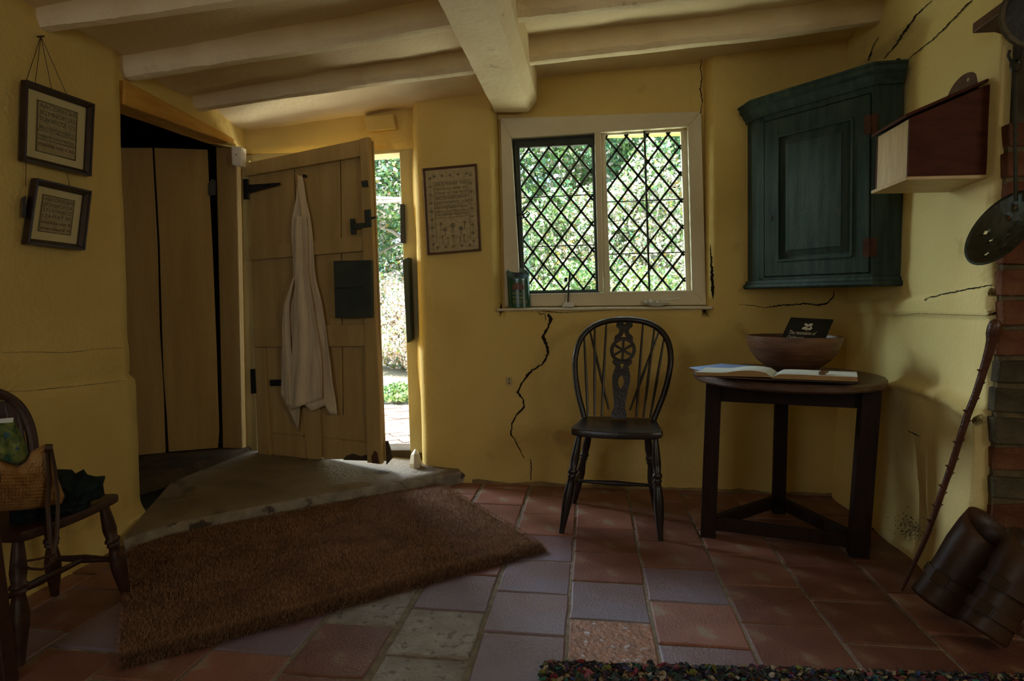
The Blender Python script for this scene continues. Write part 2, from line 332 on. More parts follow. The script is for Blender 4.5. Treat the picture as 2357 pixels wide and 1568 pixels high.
# ---- right wall with its timber bands and bulging foot
def rw_x(y, z):
    x = RW + ripple(y, z, 8.2)
    zl = interp(y, [(2.0, .60), (2.25, .655), (2.6, .665), (3.0, .60)])         # ledge line: plaster stands out below it
    t = min(1, max(0, (zl - z) / .035)); x -= .034 * t * t * (3 - 2 * t)
    if abs(z - zl + .02) < .035: x -= .014 * max(0, 1 - abs(z - zl + .02) / .035) * (1 + .8 * N(y * 14, z * 14, 2))
    z1 = interp(y, [(2.0, 1.01), (2.5, .975), (3.2, .965)]); z0 = interp(y, [(2.0, .905), (2.5, .905), (3.2, .90)])
    if z0 < z < z1: x -= .014 * min(1, (z - z0) / .010, (z1 - z) / .008)
    if z < .62: x -= .016 * N(y * 3.3, z * 3.3, 21) + .006 * N(y * 9, z * 9, 23)
    if z < .30: x -= .015 * (1 - z / .30) + .012 * N(y * 5, z * 5, 6)
    zt = interp(y, [(2.0, 1.98), (3.2, 2.02)])
    if z > zt: x -= .03 * min(1, (z - zt) / .03)
    if y < 2.45: x -= .018 * min(1, (2.45 - y) / .25)
    return x
wr = grid_surface(lambda y, z: (rw_x(y, z), y, z), lines(2.098, 3.32, .018), lines(-.02, 2.5, .0105)).build('wall_right', M['plaster_r'], smooth=True, sharp=70); struct(wr)
wr.modifiers.new('s', 'SOLIDIFY').thickness = .12; wr.modifiers['s'].offset = 1
# ---- left wall
def lw_x(y, z):
    x = LW - .02 * (y - 2) + ripple(y, z, 15.7)
    z1 = .80; z0 = .665
    if z0 < z < z1: x += .006 * min(1, (z - z0) / .012, (z1 - z) / .012)
    if z < z0: x += .012 * min(1, (z0 - z) / .02)
    if z < .12: x += .03 * (1 - z / .12)
    return x
wl = grid_surface(lambda y, z: (lw_x(y, z), y + (-.004 + .022 * min(1, max(0, (.668 - z) / .03)) + .05 * max(0, 1 - z / .14) if y > 2.30 else 0), z), lines(-1.6, 2.34, .04), lines(-.02, 2.3, .022)).build('wall_left', M['plaster'], smooth=True, sharp=70); struct(wl)
wl.modifiers.new('s', 'SOLIDIFY').thickness = .14; wl.modifiers['s'].offset = -1
# above the lintel, left wall goes on to the front wall
wl2 = grid_surface(lambda y, z: (LW - .02 * (y - 2) - .02 + ripple(y, z, 15.7), y, z), lines(2.30, 3.40, .04), lines(1.80, 2.3, .03)).build('wall_over_lintel', M['plaster'], wl, smooth=True)
solid(wl2, .12)
# lintel of the stair opening, a timber running back along the left wall
lt = [atX(285, 240, LW), atX(540, 333, LW - .045), atX(540, 318, LW - .045), atX(288, 183, LW)]
lt2 = [v + Vector((-.13, 0, 0)) for v in lt]
struct(MB().hexa(lt, lt2).build('trim_1', M['lintel'], bevel=.008))
# post at the corner and left door jamb
pb, pt_ = atY(503, 1030, 3.30), atY(503, 318, 3.30)
def quadY(pts, y0, y1): return [atY(x, y, y0) for x, y in pts], [v + Vector((0, y1 - y0, 0)) for v in [atY(x, y, y0) for x, y in pts]]
struct(MB().hexa(*quadY(((512, 1040), (558, 1040), (543, 322), (496, 330)), 3.26, 3.42)).build('trim_2', M['door'], bevel=.006))
df = struct(MB().hexa(*quadY(((566, 1048), (594, 1056), (573, 368), (556, 370)), 3.31, 3.44)).build('door_frame_1', M['frame_paint'], bevel=.004)); df.name = 'trim_3'
MB().hexa(*quadY(((944, 1044), (975, 1044), (960, 330), (919, 350)), 3.33, 3.46)).build('door_jamb', M['frame_paint'], df, bevel=.004)
MB().hexa(*quadY(((556, 380), (962, 348), (962, 318), (556, 358)), 3.335, 3.46)).build('door_head', M['frame_paint'], df, bevel=.004)
MB().hexa(*quadY(((600, 1068), (975, 1062), (975, 1036), (600, 1040)), 3.33, 3.5)).build('door_threshold', M['darkstone'], df, bevel=.004)
MB().hexa(*quadY(((936, 790), (947, 782), (940, 592), (926, 598)), 3.27, 3.335)).build('lock_keep', M['slot'], df, bevel=.004)
MB().hexa(*quadY(((922, 560), (932, 560), (930, 470), (921, 470)), 3.315, 3.335)).build('latch_keep', M['iron'], df)
# ---- ceiling
zcp = [(-2.1, 1.93), (-1.86, 1.945), (-1.16, 2.03), (-.54, 2.09), (-.27, 2.135), (.53, 2.19), (1.25, 2.25), (2.6, 2.3)]
zwall = [(-2.1, 1.90), (-1.86, 1.905), (-1.0, 1.99), (-.55, 2.03), (-.45, 2.05), (-.27, 2.12), (.53, 2.156), (1.25, 2.205), (2.6, 2.25)]
def zceil(x, y):
    a, b = interp(x, zcp), interp(x, zwall); t = min(1, max(0, (y - 2.95) / .3)); t = t * t * (3 - 2 * t)
    z = lerp(a, b, t)
    # plaster sags between joists
    z -= .022 * math.sin(min(1, max(0, (y - 2.46) / .40)) * math.pi) if 2.46 < y < 2.86 else 0
    return z + .010 * N(x * 2.3, y * 3, 3) + .005 * N(x * 7, y * 7, 9)
ce = grid_surface(lambda x, y: (x, y, zceil(x, y)), lines(-2.3, 2.4, .05), lines(-1.7, 3.5, .04)).build('ceiling', M['ceil'], smooth=True, sharp=80); struct(ce)
ce.modifiers.new('s', 'SOLIDIFY').thickness = .15; ce.modifiers['s'].offset = 1
zbA = [(-2.0, 1.88), (-1.86, 1.888), (-1.16, 1.95), (-.54, 1.992), (-.27, 2.03), (.67, 2.09), (1.2, 2.14), (1.3, 2.15)]
zbB = [(-2.0, 1.855), (-1.86, 1.862), (-1.17, 1.93), (-.54, 1.99), (-.27, 2.02), (.52, 2.075), (1.3, 2.14)]
zbC = [(-2.0, 1.878), (-1.86, 1.882), (-.99, 1.95), (-.5, 1.99), (.5, 2.07), (1.3, 2.13)]
yA = [(-1.86, 2.855), (-1.16, 2.845), (-.54, 2.835), (-.27, 2.86), (.67, 2.875), (1.2, 2.89)]
yB = [(-1.86, 2.37), (-1.17, 2.385), (-.54, 2.365), (-.27, 2.40), (.52, 2.42), (1.2, 2.45)]
yC = [(-1.86, 1.96), (1.3, 2.03)]
def joist(x0, x1, yf, zb, sd, name='joist'):
    mb = MB(); us = lines(x0, x1, .012); k = 0; sec = 9
    for x in us:
        y, z = interp(x, yf), interp(x, zb); y2 = y + .062
        w1 = .009 * N(x * 3.5, sd, 0) + .005 * N(x * 13, sd, 5); w2 = .012 * N(x * 4, sd + 9, 0) + .005 * N(x * 15, sd, 7); w3 = .01 * N(x * 3, sd, 2)
        zt = 2.34
        w4 = .009 * N(x * 16, sd, 4) + .008 * N(x * 40, sd, 8); ring = [(y + w3 * .4, zt), (y + w1 * .4, z + .075), (y + w1 * .6, z + .024 + w2 * .5 + w4), (y + .013 + w1 * .5, z + .004 + w2 * .3 - abs(w4) * .4), (y + .028, z + w3 * .4), (y2 - .014, z + w3 * .4), (y2 - .004, z + .010), (y2 + w2 * .5, z + .05), (y2 + w2 * .5, zt)]
        mb.v += [Vector((x, a, b)) for a, b in ring]
    for i in range(len(us) - 1):
        for j in range(sec - 1):
            mb.f.append((i * sec + j, i * sec + j + 1, (i + 1) * sec + j + 1, (i + 1) * sec + j)); mb.m.append(0)
    mb.f += [tuple(range(sec)), tuple((len(us) - 1) * sec + j for j in range(sec))[::-1]]; mb.m += [0, 0]
    return mb.build(name, M['beam'], ce, smooth=True, sharp=28)
for (yy, zb, sd) in ((yA, zbA, 1.1), (yB, zbB, 7.7), (yC, zbC, 13.3), ([(-2, 1.55), (1.3, 1.6)], zbC, 20.2), ([(-2, 1.12), (1.3, 1.17)], zbC, 27.2), ([(-2, .7), (1.3, .7)], zbC, 33.2)):
    joist(-1.9, -.42, yy, zb, sd); joist(-.34, 1.24, yy, zb, sd + 50)
# main beam
mb = MB(); us = lines(-1.6, 3.26, .04)
for y in us:
    w = lambda s, a=.004: a * N(y * 4, s, 0) + .4 * a * N(y * 17, s, 3)
    tw = interp(y, [(0, .0), (3.24, .0)])
    for (x, z) in ((-.508 + w(1), 2.34), (-.508 + w(1), 1.95 + w(2)), (-.500 + w(1), 1.932 + w(3)), (-.41, 1.930 + w(4)), (-.335 + w(5), 1.930 + w(4)), (-.325 + w(5), 1.933), (-.292 + w(6), 1.975 + w(6)), (-.284 + w(6), 1.99), (-.282 + w(6), 2.34)):
        mb.v.append(Vector((x, y, z)))
sec = 9
for i in range(len(us) - 1):
    for j in range(sec - 1): mb.f.append((i * sec + j, (i + 1) * sec + j, (i + 1) * sec + j + 1, i * sec + j + 1)); mb.m.append(0)
mb.f.append(tuple((len(us) - 1) * sec + j for j in range(sec))); mb.m.append(0)
mb.build('main_beam', M['beam'], ce, smooth=True, sharp=22)
# ---- rest of the room: rear wall with an opening added for fill daylight, right side beyond the hearth, stair passage (mostly out of view)
rear = MB(); rear.box(-2.1, -1.8, -1.72, -1.6, -.1, 2.5); rear.box(-.8, 2.6, -1.72, -1.6, -.1, 2.5); rear.box(-1.8, -.8, -1.72, -1.6, -.1, .95); rear.box(-1.8, -.8, -1.72, -1.6, 1.85, 2.5)
struct(rear.build('wall_rear', M['plaster']))
struct(MB().box(2.45, 2.6, -1.7, 3.4, -.1, 2.5).build('wall_hearth_side', M['plaster']))
struct(MB().box(1.35, 2.6, 2.9, 3.05, -.1, 2.5).build('wall_hearth_back', M['brick_dark']))
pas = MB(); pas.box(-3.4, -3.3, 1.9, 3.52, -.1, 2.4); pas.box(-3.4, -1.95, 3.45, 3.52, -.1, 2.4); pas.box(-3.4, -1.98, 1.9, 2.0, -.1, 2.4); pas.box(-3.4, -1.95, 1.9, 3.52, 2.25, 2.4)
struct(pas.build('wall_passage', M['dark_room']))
shl = thing('shelf_rack', (-2.3, 3.4, 1.6), 'dim shelf with dark boxes high in the stair opening', 'shelf')
for z_ in (1.70, 1.87): MB().box(-2.9, -2.05, 3.34, 3.44, z_, z_ + .02).build('shelf_board', M['oak_dark'], shl)
for i, x in enumerate((-2.8, -2.55, -2.25)): MB().box(x, x + .17, 3.35, 3.43, 1.72, 1.78 + .02 * i).build('box', M['slot'], shl, bevel=.004)

# ---- stone step in front of the door, sloping up to the threshold
top = [(atZ(1047, 1082, .07)), (atZ(865, 1115, .07)), (atZ(700, 1142, .07)), (atZ(573, 1166, .07)), (atZ(400, 1198, .07)), (atZ(285, 1232, .07))]
top[0] = Vector((-.66, 3.26, .065))
def topz(x, y):
    return interp(y - .85 * (x + 1.9) , [(2.1, .070), (2.35, .085), (2.75, .115), (3.3, .125)]) + .004 * N(x * 3, y * 3, 1)
mb = MB(); nseg = 26; rows = 12
front = []
for i in range(nseg + 1):
    t = i / nseg * 5; k = min(4, int(t)); p = top[k].lerp(top[k + 1], t - k); front.append(p + Vector((.006 * N(i * .7, 0, 0), .006 * N(i * .9, 5, 0), 0)))
back = [Vector((lerp(-.66, -2.2, i / nseg), 3.40, 0)) for i in range(nseg + 1)]
for j in range(rows + 1):
    for i in range(nseg + 1):
        t = j / rows; p = front[i].lerp(back[i], t); p.z = topz(p.x, p.y) - (.012 if j == 0 else 0); mb.v.append(p)
n1 = nseg + 1
for j in range(rows):
    for i in range(nseg): mb.f.append((j * n1 + i + 1, j * n1 + i, (j + 1) * n1 + i, (j + 1) * n1 + i + 1)); mb.m.append(0)
k = len(mb.v)
for i in range(n1): p = front[i].copy() + Vector((.010, -.012, 0)); mb.v.append(Vector((p.x, p.y, topz(p.x, p.y) - .03))); 
for i in range(n1): p = front[i].copy() + Vector((.006, -.008, 0)); mb.v.append(Vector((p.x, p.y, -.01)))
for i in range(nseg):
    mb.f.append((i, i + 1, k + i + 1, k + i)); mb.f.append((k + i, k + i + 1, k + n1 + i + 1, k + n1 + i)); mb.m += [0, 0]
mb.m[-2 * nseg:] = [1] * (2 * nseg)
M['stone_edge'] = mat('pale_crumbled_step_edge', (.20, .175, .14), (.34, .30, .24), .9, 14, .9, 40, .2, dirt=((.08, .065, .05), 12, .58))
struct(mb.build('step_stone', [M['stone'], M['stone_edge']], smooth=True, sharp=50)).name = 'trim_4'
# inner dark riser and sill of the stair opening
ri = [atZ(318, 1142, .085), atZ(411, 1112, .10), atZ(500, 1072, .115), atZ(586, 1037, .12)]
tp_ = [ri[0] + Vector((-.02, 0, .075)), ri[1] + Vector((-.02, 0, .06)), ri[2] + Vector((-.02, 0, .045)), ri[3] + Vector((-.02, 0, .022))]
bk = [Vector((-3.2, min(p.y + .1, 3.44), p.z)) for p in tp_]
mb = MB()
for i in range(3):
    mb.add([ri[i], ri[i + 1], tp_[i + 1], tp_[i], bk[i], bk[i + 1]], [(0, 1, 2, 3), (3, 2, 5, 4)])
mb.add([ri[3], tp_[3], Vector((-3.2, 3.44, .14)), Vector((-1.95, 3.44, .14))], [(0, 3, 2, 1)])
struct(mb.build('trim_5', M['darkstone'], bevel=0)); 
MB().tube([ri[0] + Vector((-.06, -.10, -.03)), ri[0] + Vector((.03, -.05, -.03))], [.03, .025], 6).build('stone_chip', M['darkstone'], None).name = 'trim_6'
struct(bpy.data.objects['trim_6'])
# stair door: two wide boards standing open
A, B = atZ(306, 1046, .165), atZ(506, 1028, .155)
A.y, = (A.y,)
dn = (B - A); dn.z = 0; nrm = Vector((dn.y, -dn.x, 0)).normalized(); 
if nrm.y > 0: nrm = -nrm
sd = struct(MB().box(0, .001, 0, .001, 0, .001).build('door_2', M['door'])) if False else None
def dpl(x, y, off=0): return atPl(x, y, A - nrm * 0, nrm) + nrm * off
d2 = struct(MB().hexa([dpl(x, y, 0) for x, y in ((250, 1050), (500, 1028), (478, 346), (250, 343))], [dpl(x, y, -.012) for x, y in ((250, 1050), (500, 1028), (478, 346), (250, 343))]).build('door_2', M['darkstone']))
def board(pts, parent, m, th=.022, off=.010, name='plank'):
    return MB().prism([dpl(x, y, off) for x, y in pts], nrm * th).build(name, m, parent, bevel=.003)
board([(250, 1052), (380, 1040), (376, 900), (367, 760), (362, 560), (354, 420), (350, 343), (250, 343)], d2, M['door'])
board([(387, 1038), (500, 1029), (503, 990), (500, 900), (497, 800), (493, 700), (489, 600), (484, 500), (480, 430), (476, 347), (354, 343), (358, 420), (366, 560), (370, 700), (375, 860), (382, 950)], d2, M['door'])
MB().prism([dpl(x, y, .03) for x, y in ((478, 452), (494, 452), (494, 418), (484, 415), (477, 425))], nrm * .012).build('latch', M['iron'], d2)

# ================================================================== OUTER DOOR (door_1), hinged left, a hand's breadth open
Hn, Fr = Vector((-1.862, 3.275, 0)), Vector((-1.068, 3.115, 0))
dv = (Fr - Hn).normalized(); dN = Vector((dv.y, -dv.x, 0)).normalized()
if dN.y > 0: dN = -dN
def dq(x, y, off=0): return atPl(x, y, Hn, dN) + dN * off
def dprism(name, pts, off, th, m, par, bev=.003): return MB().prism([dq(x, y, off) for x, y in pts], dN * th).build(name, m, par, bevel=bev)
ol = [(592, 1042), (640, 1050), (720, 1056), (800, 1052), (850, 1056), (882, 1064), (853, 322), (568, 378)]
d1 = struct(MB().prism([dq(x, y, -.032) for x, y in ol], dN * .014).build('door_1', M['door']))
cuts_t = [(569, 378), (676, 357), (783, 335), (853, 322)]; cuts_b = [(592, 1042), (700, 1052), (790, 1050), (880, 1063)]
for i in range(3):
    a, b, c, d = cuts_t[i], cuts_t[i + 1], cuts_b[i + 1], cuts_b[i]
    gp = 1.2
    dprism('plank', [(d[0] + gp, d[1]), (c[0] - gp, c[1]), (b[0] - gp, b[1]), (a[0] + gp, a[1])], -.018, .018, M['door'], d1, .002)
R_ = [[(566, 377), (853, 319), (853, 358), (572, 408)], [(579, 569), (864, 540), (865, 577), (581, 600)], [(588, 752), (872, 744), (874, 797), (590, 799)]]
R_[0] = [(568, 408), (848, 360), (848, 320), (566, 378)]; R_[1] = [(581, 600), (864, 577), (862, 542), (579, 570)]; R_[2] = [(590, 799), (873, 797), (871, 745), (588, 754)]
for q in R_: dprism('ledge', q, 0, .022, M['door'], d1, .004)
dprism('stile', [(600, 1046), (628, 1049), (615, 800), (592, 800)], 0, .022, M['door'], d1)
dprism('stile', [(712, 1056), (744, 1057), (740, 940), (700, 936)], 0, .018, M['door'], d1)
dprism('stile', [(852, 1062), (884, 1066), (880, 900), (872, 745), (864, 540), (855, 318), (835, 323), (846, 700), (848, 900)], .0, .030, M['door'], d1)
dprism('panel_board', [(630, 996), (710, 1003), (706, 942), (628, 940)], 0, .008, M['door'], d1)
dprism('panel_board', [(745, 1007), (846, 1016), (844, 960), (744, 952)], 0, .008, M['door'], d1)
dprism('panel_board', [(632, 1048), (711, 1056), (710, 1006), (631, 999)], 0, .008, M['door'], d1)
dprism('panel_board', [(746, 1057), (850, 1056), (847, 1019), (746, 1010)], 0, .008, M['door'], d1)
dprism('worn_patch', [(792, 1058), (852, 1060), (848, 1046), (832, 1049), (815, 1043), (800, 1048)], .010, .0015, M['darkstone'], d1, 0)
dprism('worn_patch', [(864, 1063), (880, 1065), (876, 1040), (870, 1034), (862, 1048)], .031, .0015, M['rust'], d1, 0)
dprism('hinge', [(568, 461), (579, 461), (578, 414), (566, 414)], .018, .008, M['iron'], d1, .002)
dprism('hinge_strap', [(578, 447), (651, 428), (651, 422), (577, 427)], .018, .006, M['iron'], d1, .002)
dprism('hinge', [(585, 906), (597, 904), (594, 848), (583, 849)], .018, .008, M['iron'], d1, .002)
dprism('hinge_strap', [(624, 889), (650, 888), (650, 873), (623, 874)], .004, .006, M['iron'], d1, .002)
lb = dprism('lock_box', [(784, 732), (868, 731), (866, 600), (780, 602)], .022, .028, M['slot'], d1, .003)
dprism('lock_seam', [(784, 665), (846, 664), (846, 662), (784, 663)], .0502, .0008, M['iron'], lb, 0)
dprism('bolt_plate', [(814, 541), (824, 541), (822, 505), (812, 505)], .018, .010, M['slot'], d1, .002)
dprism('bolt_bar', [(822, 530), (862, 524), (862, 514), (822, 516)], .024, .012, M['slot'], d1, .003)
dprism('bolt_plate', [(850, 525), (864, 524), (862, 484), (848, 486)], .030, .012, M['slot'], d1, .003)
dprism('bolt_catch', [(862, 507), (871, 505), (871, 500), (862, 502)], .022, .008, M['iron'], d1, 0)
dprism('keep_plate', [(842, 434), (856, 433), (854, 418), (840, 420)], .030, .006, M['slot'], d1, 0)
tag_nail = dprism('coat_nail', [(707, 411), (712, 411), (712, 405), (707, 405)], .018, .022, M['iron'], d1, 0)
dprism('weather_board', [(884, 1072), (898, 1056), (886, 1018), (882, 1018)], -.035, .012, M['darkstone'], d1, 0)

# apron hanging from the nail
rowsA = [(407, 699, 4, .0), (430, 700, 8, .1), (460, 702, 11, .3), (500, 703, 20, .5), (540, 704, 24, .7), (580, 706, 24, .9), (620, 707, 25, 1.), (650, 709, 27, 1.2), (700, 712, 38, 1.7), (760, 714, 48, 2.), (830, 716, 57, 2.2), (900, 718, 62, 2.4), (945, 719, 64, 2.4)]
def apron_layer(name, rows, hem, offs, seed, parent, u0=-1, u1=1, amp=1.0):
    mb = MB(); nu = 44
    ys = [rows[0][0] + (rows[-1][0] - rows[0][0]) * j / 60 for j in range(61)]
    for y in ys:
        c = interp(y, [(r[0], r[1]) for r in rows]); w = interp(y, [(r[0], r[2]) for r in rows]); a = interp(y, [(r[0], r[3]) for r in rows]) * amp
        for i in range(nu + 1):
            u = u0 + (u1 - u0) * i / nu
            t = (y - rows[0][0]) / (rows[-1][0] - rows[0][0])
            x = c + w * u + 1.5 * math.sin(y * .02 + seed)
            hy = y + hem(u) * max(0, t - .6) / .4
            f = math.sin(u * 4.2 + seed + 1.2 * math.sin(y * .009 + seed)) * .6 + .9 * N(u * 2.2 + y * .004, y * .008, seed) + .25 * N(u * 6, y * .02, seed + 3)
            mb.v.append(dq(x, hy, offs + .0055 * a * (1 + f)))
    for j in range(60):
        for i in range(nu): mb.f.append((j * (nu + 1) + i, j * (nu + 1) + i + 1, (j + 1) * (nu + 1) + i + 1, (j + 1) * (nu + 1) + i)); mb.m.append(0)
    o = mb.build(name, M['apron'], parent, smooth=True, sharp=80); m = o.modifiers.new('s', 'SOLIDIFY'); m.thickness = .002
    return o
ap = thing('apron', dq(706, 407, .03), 'cream cotton apron hanging from a nail on the half-open door', 'apron')
apron_layer('apron_skirt', rowsA, lambda u: interp(u, [(-1, -40), (-.55, 25), (-.35, 48), (-.28, -30), (.1, 0), (.6, -14), (.75, 5), (1, 8)]), .026, 1.0, ap)
rowsB = [(r[0], r[1] + 2, r[2] * .60, r[3]) for r in rowsA[3:]]
apron_layer('apron_bib', rowsB, lambda u: interp(u, [(-1, -4), (1, -32)]), .046, 4.0, ap, amp=.8)
rowsC = [(640, 690, 1.5, .1), (700, 676, 6, .4), (760, 675, 9, .6), (850, 679, 9, .6), (930, 681, 8, .5)]
apron_layer('apron_tie', rowsC, lambda u: 0, .052, 2.2, ap, amp=.6)
mb = MB(); mb.tube([dq(x, y, .034) for x, y in ((695, 406), (699, 440), (704, 480), (712, 540), (716, 590))], [.008, .010, .010, .011, .010], 6, squash=(1, .3)); mb.build('neck_loop', M['apron'], ap, smooth=True)

# motion sensor on the corner post
se = thing('motion_sensor', atY(544, 360, 3.22), 'small white plastic alarm sensor on the post beside the plank door', 'sensor')
MB().hexa(*quadY(((533, 379), (556, 383), (556, 338), (531, 335)), 3.20, 3.25)).build('sensor_case', M['plastic'], se, bevel=.006)
MB().tube([atY(544, 356, 3.199), atY(544, 356, 3.201)], .004, 8).build('sensor_eye', M['slot'], se)

# ================================================================== WINDOW
WY = 3.318
def bil(q, u, v): return q[0].lerp(q[1], u).lerp(q[3].lerp(q[2], u), v)     # q: TL TR BR BL
def ringframe(name, outer, inner, y0, y1, m, parent, bevel=.003):
    mb = MB(); o = [atY(x, y, y0) for x, y in outer]; i_ = [atY(x, y, y0) for x, y in inner]; dd = Vector((0, y1 - y0, 0))
    for k in range(4):
        a, b, c, d = o[k], o[(k + 1) % 4], i_[(k + 1) % 4], i_[k]
        mb.hexa([a, b, c, d], [a + dd, b + dd, c + dd, d + dd])
    return mb.build(name, m, parent, bevel=bevel)
w1 = ringframe('window_1', [(1152, 272), (1614, 256), (1626, 702), (1162, 706)], [(1177, 318), (1583, 291), (1593, 669), (1198, 677)], WY - .028, WY + .05, M['winframe'], None); struct(w1)
def stile(name, pts, y0, y1, m, par, bev=.003): return MB().hexa(*quadY(pts, y0, y1)).build(name, m, par, bevel=bev)
stile('mullion', [(1378, 672), (1389, 672), (1383, 303), (1368, 305)], WY - .026, WY + .05, M['winframe'], w1)
LQ = [atY(x, y, WY + .018) for x, y in ((1186, 329), (1366, 318), (1376, 671), (1203, 676))]
RQ = [atY(x, y, WY + .018) for x, y in ((1392, 311), (1567, 302), (1579, 669), (1405, 672))]
ringframe('casement', [(1183, 325), (1368, 316), (1380, 675), (1201, 680)], [(1195, 340), (1362, 332), (1372, 668), (1208, 671)], WY + .004, WY + .024, M['lead'], w1, .002)
def lattice(q, nx, ny, px, py, name, parent, bars, vbar=None):
    """diamond leading over quad q: nx, ny pitches, crossings at (i+px, j+py) and (i+px+.5, j+py+.5)"""
    P = lambda a, b: bil(q, a / nx, b / ny)
    mb = MB()
    segs = []
    for s in (1, -1):
        c0 = py - s * px
        for k in range(-12, 14):
            # line b = s*a + c0 + k  ; clip to [0,nx]x[0,ny]
            c = c0 + k; pts = []
            for a in (0, nx):
                b = s * a + c
                if -1e-9 <= b <= ny + 1e-9: pts.append((a, b))
            for b in (0, ny):
                a = (b - c) / s
                if 1e-9 < a < nx - 1e-9: pts.append((a, b))
            if len(pts) == 2: segs.append(pts)
    for (a, b) in segs: mb.bar(P(*a), P(*b), .0105, .007, (0, 1, 0))
    o = mb.build('lead_came', M['lead'], parent)
    sb = MB()
    for v in bars: sb.bar(bil(q, -.01, v) + Vector((0, -.007, 0)), bil(q, 1.01, v) + Vector((0, -.007, 0)), .005, .005, (0, 1, 0))
    sb.build('saddle_bar', M['iron'], parent)
    if vbar: MB().bar(bil(q, vbar[0], -.02) + Vector((0, -.012, 0)), bil(q, vbar[1], 1.02) + Vector((0, -.012, 0)), .010, .010, (0, 1, 0)).build('stay_bar', M['lead'], parent)
    # panes: diamonds clipped to the light
    def clip(poly):
        for ax, val, sgn in ((0, 0, 1), (0, nx, -1), (1, 0, 1), (1, ny, -1)):
            out = []
            for i in range(len(poly)):
                p, r = poly[i], poly[(i + 1) % len(poly)]
                ip, ir = (p[ax] - val) * sgn >= 0, (r[ax] - val) * sgn >= 0
                if ip: out.append(p)
                if ip != ir:
                    t = (val - p[ax]) / (r[ax] - p[ax]); out.append((p[0] + (r[0] - p[0]) * t, p[1] + (r[1] - p[1]) * t))
            poly = out
            if len(poly) < 3: return []
        return poly
    for half in (0, 1):
        for i in range(-1, int(nx) + 2):
            for j in range(-1, int(ny) + 2):
                ca, cb = i + px + (.5 if half else 0), j + py + (0 if half else .5)
                poly = clip([(ca - .5, cb), (ca, cb - .5), (ca + .5, cb), (ca, cb + .5)])
                if len(poly) < 3: continue
                w3 = [P(*p) + Vector((0, .001, 0)) for p in poly]
                ce_ = sum(w3, Vector()) / len(w3)
                if (w3[1] - w3[0]).cross(w3[2] - w3[0]).length < 1e-5: continue
                MB().prism(w3, (0, .002, 0)).build('pane', M['glass'], parent, origin=ce_)
ll = MB(); 
lightL = ringframe('left_light', [(1178, 318), (1370, 308), (1382, 678), (1199, 682)], [(1196, 342), (1361, 334), (1371, 666), (1209, 669)], WY + .020, WY + .026, M['lead'], w1, 0); lightL.name = 'light'
lightR = ringframe('right_light', [(1380, 298), (1587, 287), (1598, 676), (1390, 680)], [(1393, 311), (1567, 303), (1579, 668), (1405, 671)], WY + .010, WY + .045, M['winframe'], w1, .002); lightR.name = 'light'
lattice([atY(x, y, WY + .018) for x, y in ((1194, 343), (1361, 332), (1371, 667), (1208, 670))], 3.6, 5.55, .5, .02, 'L', lightL, (.345, .69))
lattice([atY(x, y, WY + .018) for x, y in ((1394, 312), (1566, 303), (1578, 668), (1405, 671))], 3.58, 5.98, .5, .58, 'R', lightR, (.425, .76), (.52, .52))
# catch on the left casement
ct = MB().tube([atY(x, y, WY - .02) for x, y in ((1196, 497), (1206, 493), (1214, 487), (1220, 492), (1212, 500), (1198, 503))], .004, 6).tube([atY(1193, 494, WY + .004), atY(1206, 494, WY - .025)], .006, 6).build('casement_catch', M['iron'], w1)
# inner sill ledge (plaster shelf)
sl = MB(); us = lines(-.485, .595, .03)
for x in us:
    z = .934 + .010 * (x) + .002 * N(x * 5, 0, 0)
    for (y, dz) in ((3.34, 0), (3.27, 0), (3.236, -.001), (3.228, -.005), (3.228, -.012), (3.238, -.017)): sl.v.append(Vector((x, y + .002 * N(x * 9, 2, 0), z + dz)))
for i in range(len(us) - 1):
    for j in range(5): sl.f.append((i * 6 + j, i * 6 + j + 1, (i + 1) * 6 + j + 1, (i + 1) * 6 + j)); sl.m.append(0)
sl.build('window_sill', M['winframe'], w1, smooth=True, sharp=50)
def sillz(x): return .934 + .010 * x + .001

# ================================================================== wall marks: cracks
def crack(name, pts, widths, parent, conv, m, gate=1):
    mb = MB(); P = []
    seg = []
    for i in range(len(pts) - 1):
        n = max(2, int(math.dist(pts[i], pts[i + 1]) / 4))
        for k in range(n): t = k / n; seg.append((lerp(pts[i][0], pts[i + 1][0], t), lerp(pts[i][1], pts[i + 1][1], t), lerp(widths[i], widths[i + 1], t)))
    seg.append((*pts[-1], widths[-1]))
    for i, (x, y, w) in enumerate(seg):
        a, b = seg[max(0, i - 1)], seg[min(len(seg) - 1, i + 1)]
        dx, dy = b[0] - a[0], b[1] - a[1]; L = math.hypot(dx, dy) or 1; nx, ny = -dy / L, dx / L
        j = random.uniform(-.8, .8) * min(1.4, w * .5); w = w * random.uniform(.65, 1.3) / 2
        mb.v += [Vector(conv(x + nx * (w + j), y + ny * (w + j))), Vector(conv(x - nx * (w - j), y - ny * (w - j)))]
    for i in range(len(seg) - 1): mb.f.append((2 * i, 2 * i + 1, 2 * i + 3, 2 * i + 2)); mb.m.append(0)
    return mb.build(name, m, parent)
def cf(x, y): p = atY(x, y, FW); p2 = Vector((p.x, front_y(p.x + (p.z - 1) * .02, p.z) - .0016, p.z)); return p2
def cr_(x, y): p = atX(x, y, RW); return Vector((rw_x(p.y, p.z) - .0045, p.y, p.z))
def cp(x, y): p = atY(x, y, 3.322); return Vector((p.x, 3.322 + ripple(p.x, p.z, 5.1) - .006, p.z))
K = M['crackfill']
